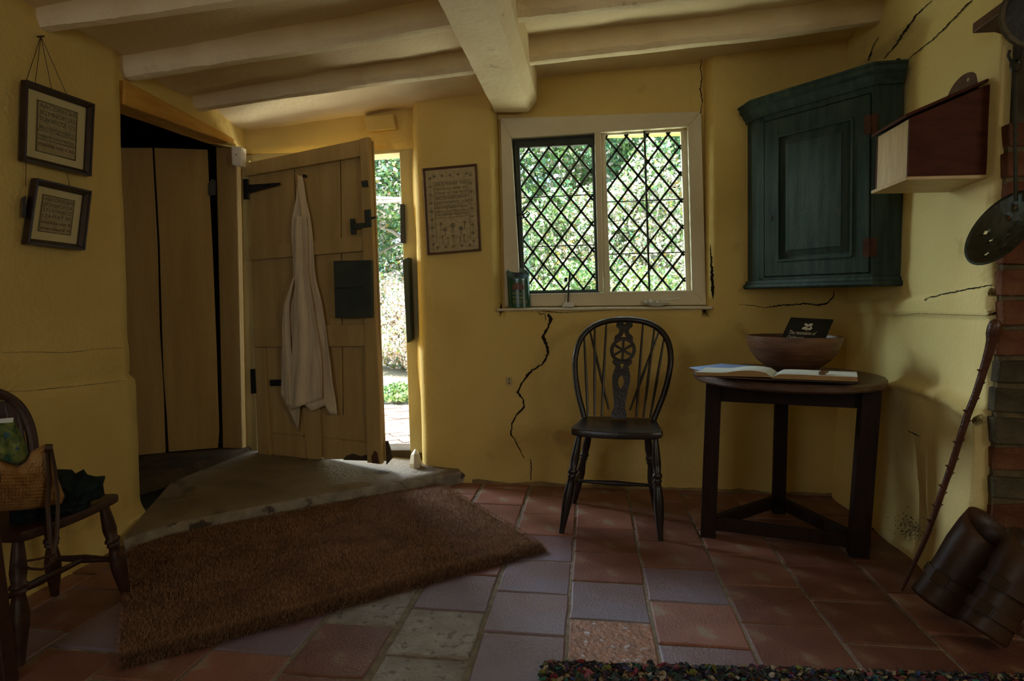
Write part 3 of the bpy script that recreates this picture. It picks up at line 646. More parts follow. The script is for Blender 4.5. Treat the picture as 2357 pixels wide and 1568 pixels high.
crack('crack', [(1262, 723), (1268, 735), (1262, 752), (1250, 775), (1258, 795), (1262, 812), (1250, 838), (1225, 852), (1213, 865), (1200, 885), (1192, 903), (1205, 920), (1206, 938), (1190, 955), (1178, 975), (1177, 1000), (1185, 1012), (1195, 1032), (1207, 1055)], [7, 8, 4, 8, 6, 5, 4, 3, 6, 4, 6, 3, 5, 3, 3, 3, 2, 2, 1], wf, cf, K)
crack('crack', [(1221, 1058), (1223, 1080), (1221, 1098), (1223, 1110), (1219, 1116)], [2, 2, 2, 2, 1], wf, cf, K)
crack('crack', [(1145, 717), (1170, 716), (1240, 715), (1262, 718), (1300, 720), (1360, 716), (1450, 712), (1640, 711)], [3, 1.5, 1.2, 2, 1.2, 1, .8, .8], wf, cf, K)
crack('crack', [(1145, 716), (1154, 708), (1152, 698)], [4, 6, 1], wf, cf, K)
crack('crack', [(1238, 716), (1244, 724), (1254, 722), (1256, 738)], [1, 2, 2, 1], wf, cf, K)
crack('crack', [(1700, 701), (1730, 703), (1762, 709), (1790, 704), (1830, 701), (1855, 699), (1885, 703), (1905, 698), (1918, 682), (1921, 668)], [.8, 1.2, 1.5, 3.5, 3, 3, 4, 3.5, 2.5, 1], wf, cf, K)
crack('crack', [(1615, 135), (1612, 160), (1616, 180), (1612, 205), (1616, 235), (1612, 262)], [1, 2.5, 2, 3, 2, 2], wf, cf, K)
crack('crack', [(1634, 560), (1638, 620), (1640, 665), (1642, 690)], [1, 6, 7, 1], wf, cf, K)
crack('crack', [(1958, 88), (1958, 118), (1954, 152)], [1.5, 1.8, 1], wf, cf, K)
crack('crack', [(1940, 1090), (1928, 1106), (1925, 1125), (1945, 1145)], [.8, 1.2, 1.2, 1], wf, cf, K)
crack('crack', [(1052, 1080), (1048, 1095), (1055, 1106)], [3, 3, 2], wf, cf, K)
crack('crack', [(1156, 285), (1250, 283), (1330, 276), (1400, 272), (1480, 268), (1606, 258)], [.8, 1, 1.2, 1.4, 1.2, 1], wf, cp, K)
crack('crack', [(2042, 85), (2030, 100), (2022, 122), (2008, 140)], [1, 1.5, 1.5, 1], wr, cr_, K)
crack('crack', [(2036, 134), (2090, 75), (2130, 35), (2168, 0)], [1.5, 2, 2, 2], wr, cr_, K)
crack('crack', [(2094, 134), (2150, 90), (2200, 45), (2250, 0)], [1.5, 2.5, 3, 3], wr, cr_, K)
crack('crack', [(2139, 691), (2143, 684), (2180, 677), (2230, 668), (2300, 656)], [3, 2, 3, 3, 2], wr, cr_, K)
crack('crack', [(2060, 728), (2120, 722), (2200, 724), (2300, 727)], [.6, .8, 1, 1], wr, cr_, M['plaster_dirty'])
crack('crack', [(2116, 993), (2130, 998), (2150, 1006)], [1, 3, 1], wr, cr_, K)
crack('crack', [(1998, 1190), (2020, 1205), (2050, 1232), (2080, 1262), (2108, 1290), (2125, 1300)], [5, 7, 6, 6, 7, 4], wr, cr_, M['grime'])
msp = MB()
for _ in range(420):
    x, y = random.gauss(2122, 17), random.gauss(1218, 15); w = abs(random.gauss(0, .8)) + .35; y += (x - 2122) * .35
    msp.add([cr_(x + w * random.uniform(.5, 1.2) * math.cos(a_), y + w * random.uniform(.4, 1.1) * math.sin(a_)) for a_ in (0, 1, 2.1, 3.1, 4.2, 5.2)], [(0, 1, 2, 3, 4, 5)])
stuff(msp.build('mould_spots', M['grime'], wr))
crack('crack', [(1, 1), (2, 2)], [0, 0], wl, lambda x, y: (0, 0, -.5), K) if False else None
cl_ = lambda x, y: (lambda p: Vector((lw_x(p.y, p.z) + .0015, p.y, p.z)))(atX(x, y, LW))
crack('crack', [(0, 812), (60, 810), (150, 812), (230, 803), (284, 800)], [1, 1.5, 1.5, 1, 1], wl, cl_, M['plaster_dirty'])
crack('crack', [(0, 900), (60, 900), (110, 895), (180, 888), (284, 876)], [1, 1, 2, 1.5, 1], wl, cl_, M['plaster_dirty'])
# skirting grime along the foot of the front wall
mb = MB(); us = lines(-.62, 1.2, .02)
for x in us:
    h = .018 + .014 * N(x * 6, 3, 0) + .008 * N(x * 25, 1, 0)
    mb.v += [Vector((x, front_y(x, 0) - .0075, 0)), Vector((x, front_y(x, h) - .0055, max(.004, h)))]
for i in range(len(us) - 1): mb.f.append((2 * i, 2 * i + 2, 2 * i + 3, 2 * i + 1)); mb.m.append(0)
mb.build('damp_line', M['plaster_dirty'], wf)
# loose plaster lump at the foot of the door reveal
mb = MB().tube([Vector((-.925, 3.215, .07)), Vector((-.925, 3.222, .10)), Vector((-.93, 3.235, .145)), Vector((-.93, 3.25, .17))], [.03, .034, .024, .008], 6); mb.build('plaster_lump', M['winframe'], wf)

# ================================================================== PICTURES
def framed(name, q, nrm_, fwid, depth, mframe, label, cat, mount=0, linen='linen', group=None):
    """q = TL TR BR BL on the wall; nrm_ towards the room"""
    c = sum(q, Vector()) / 4
    t = thing(name, q[3], label, cat, group)
    nrm_ = Vector(nrm_)
    wd, ht = (q[1] - q[0]).length, (q[3] - q[0]).length
    fu, fv = fwid / wd, fwid / ht
    I = [bil(q, fu, fv), bil(q, 1 - fu, fv), bil(q, 1 - fu, 1 - fv), bil(q, fu, 1 - fv)]
    mb = MB()
    for k in range(4):
        a, b, cc, d = q[k], q[(k + 1) % 4], I[(k + 1) % 4], I[k]
        mid1, mid2 = a.lerp(d, .35), b.lerp(cc, .35)
        # outer raised moulding and inner slope
        mb.hexa([a + nrm_ * depth, b + nrm_ * depth, mid2 + nrm_ * depth, mid1 + nrm_ * depth], [a + nrm_ * .002, b + nrm_ * .002, mid2 + nrm_ * .002, mid1 + nrm_ * .002])
        mb.hexa([mid1 + nrm_ * depth * .85, mid2 + nrm_ * depth * .85, cc + nrm_ * depth * .5, d + nrm_ * depth * .5], [mid1 + nrm_ * .002, mid2 + nrm_ * .002, cc + nrm_ * .002, d + nrm_ * .002])
    mb.build('picture_frame', mframe, t, bevel=.0015)
    mo = MB(); mo.prism([p + nrm_ * .003 for p in I], nrm_ * .003); mo.build('mount_board' if mount else 'backing', M['mount'] if mount else M[linen], t)
    fn0 = lambda u, v, o=0: bil(q, u, v) + nrm_ * (.0065 + o)
    return t, fn0
n_l = Vector((1, 0, 0))
q1 = [atX(x, y, LW + .012) for x, y in ((46, 184), (205, 240), (197, 407), (41, 370))]
t1, f1 = framed('framed_sampler', q1, n_l, .020, .026, M['fr_dark'], 'larger dark-framed alphabet sampler with cream mount, hung above another on the left wall', 'picture', 1)
q2 = [atX(x, y, LW + .012) for x, y in ((70, 410), (198, 440), (182, 577), (48, 562))]
t2, f2 = framed('framed_sampler', q2, n_l, .021, .026, M['fr_dark'], 'smaller tilted dark-framed alphabet sampler hanging below the larger one on the left wall', 'picture', 1)
def sampler(t, fn, u0, u1, v0, v1, rows, linen):
    MB().prism([fn(u0, v0), fn(u1, v0), fn(u1, v1), fn(u0, v1)], fn(0, 0, .0012) - fn(0, 0)).build('stitched_linen', M[linen], t)
    g = lambda a, b: fn(lerp(u0, u1, a), lerp(v0, v1, b), .0018)
    mb = MB()
    for (txt, b, h, mi) in rows: text_on(mb, txt, lambda u, v, B=b: g(u, B - v), .06, .94, 0, h, 0, mi)
    for b in (.02, .985):
        mb.prism([g(.015, b), g(.985, b), g(.985, b + .012), g(.015, b + .012)], (0, 0, .0003))
    for a in (.015, .97): mb.prism([g(a, .02), g(a + .012, .02), g(a + .012, .99), g(a, .99)], (0, 0, .0003))
    return mb, g
mb, g = sampler(t1, f1, .20, .80, .17, .83, [('ABCDEFGHI', .14, .09, 0), ('JKLMNOPQRS', .27, .09, 0), ('TUVWXYZ 123', .40, .09, 0), ('abcdefghijklm', .54, .08, 0), ('nopqrstuvwxyz', .70, .07, 0), ('matilda vot e no', .87, .08, 1)], 'linen')
for b in (.57, .74): mb.prism([g(.03, b), g(.97, b), g(.97, b + .008), g(.03, b + .008)], (0, 0, .0003))
mb.build('stitching', [M['thread'], M['thread_red']], t1)
mb, g = sampler(t2, f2, .20, .78, .20, .78, [('ABCDEFGHI', .16, .10, 0), ('JKLMNOPQR', .31, .10, 0), ('STUVWXYZ', .46, .10, 0), ('1234567 89', .60, .09, 0), ('matilda vot 8', .77, .09, 1), ('standard 4', .93, .09, 1)], 'linen')
mb.build('stitching', [M['thread'], M['thread_red']], t2)
nail1 = atX(94, 84, LW + .015)
cd = MB()
for x, y in ((61, 184), (81, 191), (119, 206), (155, 221)): cd.tube([nail1, atX(x, y, LW + .035)], .0011, 5)
cd.tube([nail1 + Vector((-.012, 0, 0)), nail1 + Vector((.012, 0, 0))], .003, 6); cd.build('hanging_cord', M['fr_dark'], t1)
for a, b in (((60, 372), (59, 430)), ((154, 398), (161, 432))): MB().tube([atX(*a, LW + .02), atX(*b, LW + .03)], .0011, 5).build('hanging_cord', M['fr_dark'], t2)
MB().hexa([atX(x, y, LW + .004) for x, y in ((52, 455), (60, 450), (60, 500), (52, 500))], [atX(x, y, LW + .03) for x, y in ((52, 455), (60, 450), (60, 500), (52, 500))]).build('wall_bracket', M['iron'], t2)
q3 = [atY(x, y, FW - .003) for x, y in ((974, 389), (1098, 378), (1108, 578), (985, 588))]
t3, f3 = framed('framed_sampler', q3, (0, -1, 0), .012, .014, M['fr_brown'], 'tall faded flower and verse sampler in a thin brown frame between door and window', 'picture', 0, 'linen2')
mb = MB(); g = lambda a, b: f3(a, b, .001)
for i, (txt, b, h) in enumerate((('JESUS PERMIT THY', .215, .035), ('GRACIOUS NAME TO', .265, .03), ('STAND AS THE FIRST', .315, .03), ('ABCDEFGHIJKLMNOP', .37, .032), ('QRSTUVWXYZ 1234', .425, .032), ('abcdefghijklmnopqr', .475, .028), ('efforts of an infants hand', .52, .025), ('and while her fingers o er', .56, .025))):
    text_on(mb, txt, lambda u, v, B=b: g(u, B - v), .20, .80, 0, h)
for i in range(5):
    for (a, b) in ((.2 + .15 * i, .10), (.2 + .15 * i, .92)):
        for k in range(7):
            an = k * .9; r1 = .028; mb.add([g(a, b), g(a + r1 * math.cos(an), b + .6 * r1 * math.sin(an)), g(a + r1 * math.cos(an + .5), b + .6 * r1 * math.sin(an + .5))], [(0, 1, 2)])
for i in range(9):
    for a in (.12, .87):
        b = .12 + .095 * i
        for k in range(6):
            an = k * 1.05; r1 = .03; mb.add([g(a, b), g(a + r1 * math.cos(an), b + .6 * r1 * math.sin(an)), g(a + r1 * math.cos(an + .55), b + .6 * r1 * math.sin(an + .55))], [(0, 1, 2)])
        mb.add([g(a - .012, b + .03), g(a - .008, b + .03), g(a + .012, b + .07), g(a + .008, b + .07)], [(0, 1, 2, 3)])
for a in (.18, .82): mb.add([g(a, .16), g(a + .006, .16), g(a + .006, .86), g(a, .86)], [(0, 1, 2, 3)])
for b in (.17, .33, .44, .535, .58): mb.add([g(.2, b), g(.8, b), g(.8, b + .003), g(.2, b + .003)], [(0, 1, 2, 3)])
for a, b, s in ((.5, .68, .05), (.35, .72, .04), (.65, .72, .04), (.28, .65, .025), (.72, .65, .025), (.5, .80, .03), (.4, .82, .02), (.62, .82, .02), (.3, .80, .02), (.7, .80, .02)):
    for k in range(6):
        an = k * 1.05; mb.add([g(a, b), g(a + s * math.cos(an), b + .6 * s * math.sin(an)), g(a + s * math.cos(an + .6), b + .6 * s * math.sin(an + .6))], [(0, 1, 2)])
    mb.add([g(a - .004, b), g(a + .004, b), g(a + .004, b + .08), g(a - .004, b + .08)], [(0, 1, 2, 3)])
mb.build('stitching', M['thread'], t3)

# small pale plate on wall under the window
pl = thing('wall_plate', atY(1171, 887, FW - .006), 'tiny pale plate fixed low on the front wall left of the long crack', 'plate')
MB().hexa(*quadY(((1166, 886), (1178, 887), (1177, 869), (1165, 868)), FW - .010, FW - .001)).build('plate', M['frame_paint'], pl)
MB().hexa(*quadY(((1170, 876), (1174, 876), (1173, 872), (1170, 872)), FW - .0112, FW - .009)).hexa(*quadY(((1170, 884), (1174, 884), (1174, 880), (1170, 880)), FW - .0112, FW - .009)).build('mark', M['thread'], pl)

# ================================================================== more shape helpers
def rev(mb, c, prof, n=28, axis=None, mi=0, sx=1, sy=1):
    """surface of revolution about vertical axis (or matrix axis) through c; prof (r, z)"""
    A_ = axis or Matrix.Identity(3); c = Vector(c); k = len(mb.v)
    for r, z in prof:
        for j in range(n):
            a = 2 * math.pi * j / n; mb.v.append(c + A_ @ Vector((r * math.cos(a) * sx, r * math.sin(a) * sy, z)))
    for i in range(len(prof) - 1):
        for j in range(n):
            mb.f.append((k + i * n + j, k + i * n + (j + 1) % n, k + (i + 1) * n + (j + 1) % n, k + (i + 1) * n + j)); mb.m.append(mi)
    return mb
def xf(mb, T): mb.v = [T @ v for v in mb.v]; return mb
def basis(z, x=None):
    z = Vector(z).normalized(); x = Vector(x) if x else (Vector((0, 0, 1)) if abs(z.z) < .9 else Vector((1, 0, 0)))
    y = z.cross(x).normalized(); x = y.cross(z).normalized(); return Matrix((x, y, z)).transposed()
def crumple(outline, conv, depth, relief, m, name, parent, rings=16, rows=None, seed=1.0, freq=14):
    """cushion-like body whose outline lies in the plane conv(x,y,off); relief(s,t)->extra"""
    n = len(outline); P = []
    for i in range(n):
        a, b = outline[i], outline[(i + 1) % n]; kk = max(1, int(math.dist(a, b) / 4))
        for j in range(kk): P.append((lerp(a[0], b[0], j / kk), lerp(a[1], b[1], j / kk)))
    cx = sum(p[0] for p in P) / len(P); cy = sum(p[1] for p in P) / len(P); mb = MB(); n = len(P)
    for k in range(rings + 1):
        s = 1 - k / rings
        for (x, y) in P:
            X_, Y_ = cx + (x - cx) * s, cy + (y - cy) * s
            h = depth * math.sqrt(max(0, 1 - s ** 3)) + relief(X_, Y_) * (1 - s ** 6)
            mb.v.append(Vector(conv(X_, Y_, h)))
    for k in range(rings):
        for i in range(n): mb.f.append((k * n + i, k * n + (i + 1) % n, (k + 1) * n + (i + 1) % n, (k + 1) * n + i)); mb.m.append(0)
    b = len(mb.v); mb.v += [Vector(conv(x, y, -depth * .5)) for x, y in P]
    for i in range(n): mb.f.append((i, b + i, b + (i + 1) % n, (i + 1) % n)); mb.m.append(0)
    mb.f.append(tuple(range(b, b + n))); mb.m.append(0)
    return mb.build(name, m, parent, smooth=True, sharp=70)

# ================================================================== WHEEL-BACK CHAIR
LEGP = [(0, .011), (.12, .0150), (.26, .0185), (.345, .0150), (.36, .0195), (.385, .0205), (.40, .0145), (.425, .0185), (.445, .0135), (.49, .0160), (.60, .0215), (.70, .0205), (.85, .0155), (.97, .0115), (1, .0115)]
def windsor(name, T, label, m, fat=1., wheel=True, seat_m=None, hs=1., yo=0., thick=.032):
    loc = T @ Vector((0, .2, 0)); t = thing(name, loc, label, 'chair')
    sz = .425
    def seat_z(x, y): return sz + .012 * (1 - y / .37) ** 2 + .006 * (abs(x) / .19) ** 2
    mb = MB(); us = 15; vs = 11; top = []
    def hw(y): s = (y - .0) / .38; return lerp(.190, .165, s) * (1 - .0) * (1 if .06 < s < .94 else .985)
    outl = []
    for sgn, rng_ in ((1, range(0, 13)), (-1, range(12, -1, -1))):
        for i in rng_:
            y = .38 * i / 12; w = hw(y) * (.955 if i == 0 else (.992 if i == 1 else 1))
            if i == 12: w *= .90
            outl.append((sgn * w, y + (.0 if i else 0)))
    front = [(-.19 + .38 * i / 12, -.018 * math.sin(math.pi * i / 12) - .004) for i in range(1, 12)]
    outl += front
    n = len(outl); rings = []
    for (sc, dz) in ((.0, -.006), (.4, -.006), (.75, -.003), (.92, .001), (.985, -.001), (1.0, -.008), (.995, -thick + .006), (.93, -thick), (.0, -thick)):
        k = len(mb.v)
        for (x, y) in outl:
            X_, Y_ = x * sc, .19 + (y - .19) * sc
            mb.v.append(Vector((X_, Y_, seat_z(X_, Y_) + dz)))
        rings.append(k)
    for a, b in zip(rings, rings[1:]):
        for i in range(n): mb.f.append((a + i, a + (i + 1) % n, b + (i + 1) % n, b + i)); mb.m.append(0)
    xf(mb, T).build('seat', seat_m or m, t, smooth=True, sharp=45)
    feet = [(-.20, 0), (.20, 0), (-.19, .41), (.19, .38)]; tops = [(-.152, .055), (.158, .055), (-.122, .30), (.125, .30)]
    L_ = []
    for (fx, fy), (tx, ty) in zip(feet, tops):
        a, b = Vector((tx, ty, sz - .02)), Vector((fx, fy, 0)); L_.append((a, b))
        xf(MB().lathe(a, b, [(q, r * fat) for q, r in LEGP], 14), T).build('leg', m, t, smooth=True, sharp=55)
    on = lambda l, tt: L_[l][0].lerp(L_[l][1], tt)
    SP = [(0, .007), (.25, .009), (.5, .0125), (.75, .009), (1, .007)]
    for a, b in ((0, 2), (1, 3)): xf(MB().lathe(on(a, .58), on(b, .58), [(q, r * fat) for q, r in SP], 10), T).build('side_stretcher', m, t, smooth=True)
    xf(MB().lathe(on(0, .58).lerp(on(2, .58), .5), on(1, .58).lerp(on(3, .58), .5), [(q, r * fat * .95) for q, r in SP], 10), T).build('cross_stretcher', m, t, smooth=True)
    # hoop back, leaning back
    def bk(s, h): return Vector((s * hs, .335 + yo * min(1, h / .1) + h * .26 - .03 * (s / .2) ** 2 * (1 - .3), sz + .004 + h))
    arc = [(.155, 0), (.172, .05), (.189, .10), (.204, .16), (.2135, .22), (.2165, .27), (.210, .32), (.193, .365), (.162, .402), (.120, .428), (.066, .443), (0, .448)]
    pts = [bk(-s, h) for s, h in arc] + [bk(s, h) for s, h in arc[-2::-1]]
    # smooth the hoop by subdividing
    def cr4(p0, p1, p2, p3, u): return .5 * ((2 * p1) + (p2 - p0) * u + (2 * p0 - 5 * p1 + 4 * p2 - p3) * u * u + (3 * p1 - p0 - 3 * p2 + p3) * u ** 3)
    sm = []
    for i in range(len(pts) - 1):
        for u in (0, .33, .66): sm.append(cr4(pts[max(0, i - 1)], pts[i], pts[i + 1], pts[min(len(pts) - 1, i + 2)], u))
    sm.append(pts[-1])
    xf(MB().tube(sm, .0135 * (1 if fat < 1.3 else 1.35), 10), T).build('back_hoop', m, t, smooth=True)
    cs = lambda x: (x - 500) * .000755
    sticks = [((315, 700), (258, 238)), ((355, 700), (318, 178)), ((397, 702), (388, 145))]
    for sg in (1, -1):
        for (b, tt) in sticks + [((437, 665), (290, 200))]:
            b_ = bk(sg * cs(b[0]), max(0, (712 - b[1]) * .00077)); t_ = bk(sg * cs(tt[0]), (714 - tt[1]) * .00077)
            if b[0] == 437: b_.y += .006; t_.y += .006
            xf(MB().lathe(b_, t_, [(0, .0048), (.4, .0068), (.8, .0055), (1, .0042)], 8), T).build('spindle', m, t, smooth=True)
    if wheel:
        cu = bpy.data.curves.new('s', 'CURVE'); cu.dimensions = '2D'; cu.fill_mode = 'BOTH'; cu.extrude = .0045
        k_ = .000770
        def spl(pts):
            s = cu.splines.new('POLY'); s.points.add(len(pts) - 1); s.use_cyclic_u = True
            for i, (x, y) in enumerate(pts): s.points[i].co = (x, y, 0, 1)
        prof = [(712, 46), (690, 46), (672, 40), (655, 33), (625, 34), (590, 38), (545, 45), (505, 52), (470, 53), (445, 48), (425, 42), (412, 38), (404, 46), (392, 58), (380, 58), (370, 52), (362, 56)]
        wheel_arc = [(315 - 77 * math.cos(a), 77 * math.sin(a)) for a in [math.radians(q) for q in range(140, 35, -10)]]
        prof2 = [(262, 54), (252, 56), (240, 56), (228, 50), (215, 33), (200, 28), (188, 32), (180, 44), (170, 50), (150, 48), (128, 50)]
        half = prof + [(y, w) for y, w in wheel_arc] + prof2
        spl([(w * k_, (714 - y) * k_) for y, w in half] + [(-w * k_, (714 - y) * k_) for y, w in half[::-1]])
        for q in range(6):
            a0, a1 = math.radians(q * 60 + 30 + 8), math.radians(q * 60 + 90 - 8); c = (0, (714 - 315) * k_)
            ro, rin = 56 * k_, 14 * k_; ring = [(c[0] + ro * math.cos(lerp(a0, a1, u / 6)), c[1] + ro * math.sin(lerp(a0, a1, u / 6))) for u in range(7)]
            am = (a0 + a1) / 2; ring.append((c[0] + rin * math.cos(am), c[1] + rin * math.sin(am))); spl(ring)
        P2 = lambda L: spl([(x * k_, (714 - y) * k_) for x, y in L])
        P2([(-14, 238), (14, 238), (0, 208)]); P2([(-13, 396), (13, 396), (0, 428)]); P2([(-12, 138), (0, 144), (12, 138), (10, 150), (0, 162), (-10, 150)])
        P2([(0, 462), (12, 478), (18, 500), (14, 522), (0, 545), (-14, 522), (-18, 500), (-12, 478)])
        o = bpy.data.objects.new('s', cu); S.collection.objects.link(o)
        me = bpy.data.meshes.new_from_object(o.evaluated_get(bpy.context.evaluated_depsgraph_get()))
        mb = MB(); mb.add([bk(v.co.x, v.co.y) + Vector((0, v.co.z, 0)) for v in me.vertices], [tuple(p.vertices) for p in me.polygons])
        bpy.data.objects.remove(o); bpy.data.curves.remove(cu)
        xf(mb, T).build('wheel_splat', m, t)
    else:
        mb = MB(); 
        for i in range(9):
            s = lerp(-.195, .195, i / 8); 
            for h in (.27, .38 + .03 * math.cos(s * 8)): mb.v += [bk(s, h) + Vector((0, -.006, 0)), bk(s, h) + Vector((0, .006, 0))]
        for i in range(8):
            a = i * 4; mb.f += [(a, a + 4, a + 6, a + 2), (a + 1, a + 3, a + 7, a + 5), (a, a + 1, a + 5, a + 4), (a + 2, a + 6, a + 7, a + 3)]; mb.m += [0] * 4
        xf(mb, T).build('crest_slat', m, t)
    return t
def chairT(org, back, sc=1., shear=0.):
    b = Vector(back).normalized(); x = Vector((b.y, -b.x, 0))
    T = Matrix(((x.x * sc, b.x * sc, 0, org[0]), (x.y * sc, b.y * sc, 0, org[1]), (0, 0, sc, 0), (0, 0, 0, 1)))
    return T @ Matrix(((1, 0, shear, 0), (0, 1, 0, 0), (0, 0, 1, 0), (0, 0, 0, 1)))
windsor('wheelback_chair', chairT((.0815, 2.552), (.075, 1, 0), 1., .045), 'black wheel-back Windsor chair standing alone below the leaded window', M['chair_black'])
windsor('windsor_chair', chairT((-1.485, 1.622), (-1, 0, 0), .79) @ Matrix.Diagonal((1.22, .83, 1, 1)), 'low red-brown Windsor chair against the left wall, heaped with a bag and dark cloth', M['chair_brown'], fat=1.35, wheel=False, thick=.036, hs=.72, yo=.045)
# near corner of another dark piece at the left edge of the room
tb = thing('wooden_stool', (-1.6, 1.25, 0), 'dark red-brown wooden leg of a stool cut off by the left edge', 'stool')
MB().hexa([Vector(p) for p in ((-1.475, 1.335, 0), (-1.430, 1.335, 0), (-1.475, 1.335, .50), (-1.525, 1.335, .50))], [Vector(p) for p in ((-1.475, 1.375, 0), (-1.430, 1.375, 0), (-1.475, 1.375, .50), (-1.525, 1.375, .50))]).build('leg', M['chair_brown'], tb, bevel=.003)
for (x, y) in ((-1.74, 1.35), (-1.74, 1.10), (-1.50, 1.10)): MB().box(x - .02, x + .02, y - .02, y + .02, 0, .5).build('leg', M['chair_brown'], tb, bevel=.003)
MB().box(-1.78, -1.47, 1.07, 1.39, .5, .53).build('seat', M['chair_brown'], tb, bevel=.006)

# ================================================================== bag, papers, cloth on the low chair
pc = Vector((-1.60, 1.62, .38)); pn = Vector((.70, -.714, 0))
def bg_(x, y, off=0): return atPl(x, y, pc, pn) + pn * off
cloth = tag(crumple([(20, 1156), (60, 1146), (110, 1150), (128, 1120), (132, 1081), (166, 1082), (174, 1091), (193, 1081), (201, 1093), (222, 1098), (241, 1096), (236, 1112), (240, 1136), (209, 1147), (205, 1165), (196, 1182), (150, 1205), (112, 1222), (60, 1236), (24, 1238)], lambda x, y, o=0: bg_(x, y, .02 + o), .05,
    lambda x, y: .016 * (1 - 2 * abs(N(x * .035 + y * .03, y * .02 - x * .015, 2))) + .008 * N(x * .09, y * .09, 5), M['cloth_dark'], 'cloth', None, 14), 'crumpled dark blue-green cloth lying under and beside the straw bag on the low chair', 'cloth')
bag = thing('straw_bag', bg_(70, 1155), 'plaited straw bag with brown leather straps on the low left-hand chair', 'bag')
crumple([(-25, 1046), (0, 1047), (20, 1056), (43, 1064), (60, 1052), (72, 1031), (99, 1015), (112, 1022), (120, 1045), (131, 1088), (147, 1128), (142, 1144), (107, 1152), (60, 1158), (13, 1162), (-25, 1162)], lambda x, y, o=0: bg_(x, y, .075 + o), .035,
        lambda x, y: .0035 * abs(math.sin((y + .04 * x) * .42)) + .0022 * math.sin(x * .8 + (int((y + .04 * x) * .42 / math.pi) % 2) * 2), M['straw'], 'bag_body', bag, 34)
mb = MB(); mb.tube([bg_(x, y, o_) for x, y, o_ in ((107, 1012, .125), (112, 1080, .13), (108, 1140, .135), (112, 1190, .2), (122, 1222, .24), (116, 1236, .24))], .008, 6, squash=(1, .4)); mb.build('strap', M['leather'], bag, smooth=True)
mb = MB(); mb.tube([bg_(x, y, o_) for x, y, o_ in ((114, 1010, .125), (124, 1060, .125), (130, 1110, .125), (130, 1150, .14), (126, 1190, .2), (118, 1220, .24), (112, 1238, .24), (95, 1248, .24), (70, 1246, .24), (55, 1238, .24), (62, 1230, .24), (90, 1226, .24), (122, 1216, .24))], .0065, 6, squash=(1, .4)); mb.build('strap', M['leather'], bag, smooth=True)
MB().tube([bg_(x, y, .128) for x, y in ((101, 1014), (118, 1014))], .012, 8).build('strap_tab', M['leather'], bag)
tag(crumple([(-25, 972), (0, 967), (35, 965), (48, 990), (62, 1021), (67, 1040), (60, 1052), (43, 1062), (20, 1056), (0, 1050), (-25, 1046)], lambda x, y, o=0: bg_(x, y, .06 + o), .03, lambda x, y: .010 * N(x * .06, y * .06, 3), M['floral'], 'patterned_scarf', None, 10), 'blue and yellow-green patterned scarf stuffed in the top of the straw bag', 'scarf')
pp = tag(MB().hexa([bg_(x, y, .06) for x, y in ((-25, 975), (31, 969), (33, 955), (-25, 960))], [bg_(x, y, .052) for x, y in ((-25, 975), (31, 969), (33, 955), (-25, 960))]).build('folded_paper', M['paper'], None, bevel=.001), 'folded white paper standing behind the patterned scarf in the bag', 'paper')

# ================================================================== TABLE
TZ = .668
tbl = thing('cricket_table', (.79, 2.68, 0), 'dark three-legged table with a round worn top beside the wheel-back chair', 'table')
mb = MB(); tc_ = Vector((.788, 2.69, 0)); RX = .360
rev(mb, tc_, [(0.0001, TZ), (RX * .5, TZ), (RX * .93, TZ + .002), (RX * .985, TZ - .002), (RX, TZ - .010), (RX * .995, TZ - .026), (RX * .97, TZ - .034), (RX * .5, TZ - .036), (.0001, TZ - .036)], 64, sx=1, sy=1.08)
mb.build('tabletop', M['tabletop'], tbl, smooth=True, sharp=35)
fL, fR_, fB = Vector((.480, 2.615, 0)), Vector((1.005, 2.48, 0)), Vector((.85, 2.95, 0))
tL, tR, tB = Vector((.492, 2.615, .63)), Vector((1.035, 2.49, .63)), Vector((.85, 2.945, .63))
for a, b, w in ((fL, tL, .060), (fR_, tR, .066), (fB, tB, .055)):
    d1_ = Vector((1, -.18, 0)).normalized() * w / 2; d2_ = Vector((.18, 1, 0)).normalized() * w / 2
    q = lambda c: [c - d1_ - d2_, c + d1_ - d2_, c + d1_ + d2_, c - d1_ + d2_]
    MB().hexa(q(a), q(b)).build('leg', M['oak_dark'], tbl, bevel=.003)
for a, b in ((0, 1), (1, 2), (2, 0)):
    T3 = [tL, tR, tB]; F3 = [fL, fR_, fB]
    MB().bar(T3[a] + Vector((0, 0, -.038)), T3[b] + Vector((0, 0, -.038)), .022, .066).build('apron_rail', M['oak_dark'], tbl, bevel=.002)
    MB().bar(F3[a] + Vector((0, 0, .058)), F3[b] + Vector((0, 0, .052)), .030, .048).build('stretcher', M['oak_dark'], tbl, bevel=.003)
# things on the table
bc = atY(1824, 848, 2.74); bc.z = TZ + .001
bw = thing('wooden_bowl', bc, 'wide turned brown wooden bowl on the three-legged table', 'bowl')
rev(mb := MB(), bc, [(.0001, .0), (.062, 0), (.066, .004), (.10, .018), (.140, .048), (.168, .085), (.183, .125), (.186, .148), (.181, .150), (.177, .146), (.172, .122), (.158, .085), (.13, .048), (.09, .022), (.0001, .016)], 48)
mb.build('bowl_body', M['bowlwood'], bw, smooth=True, sharp=50)
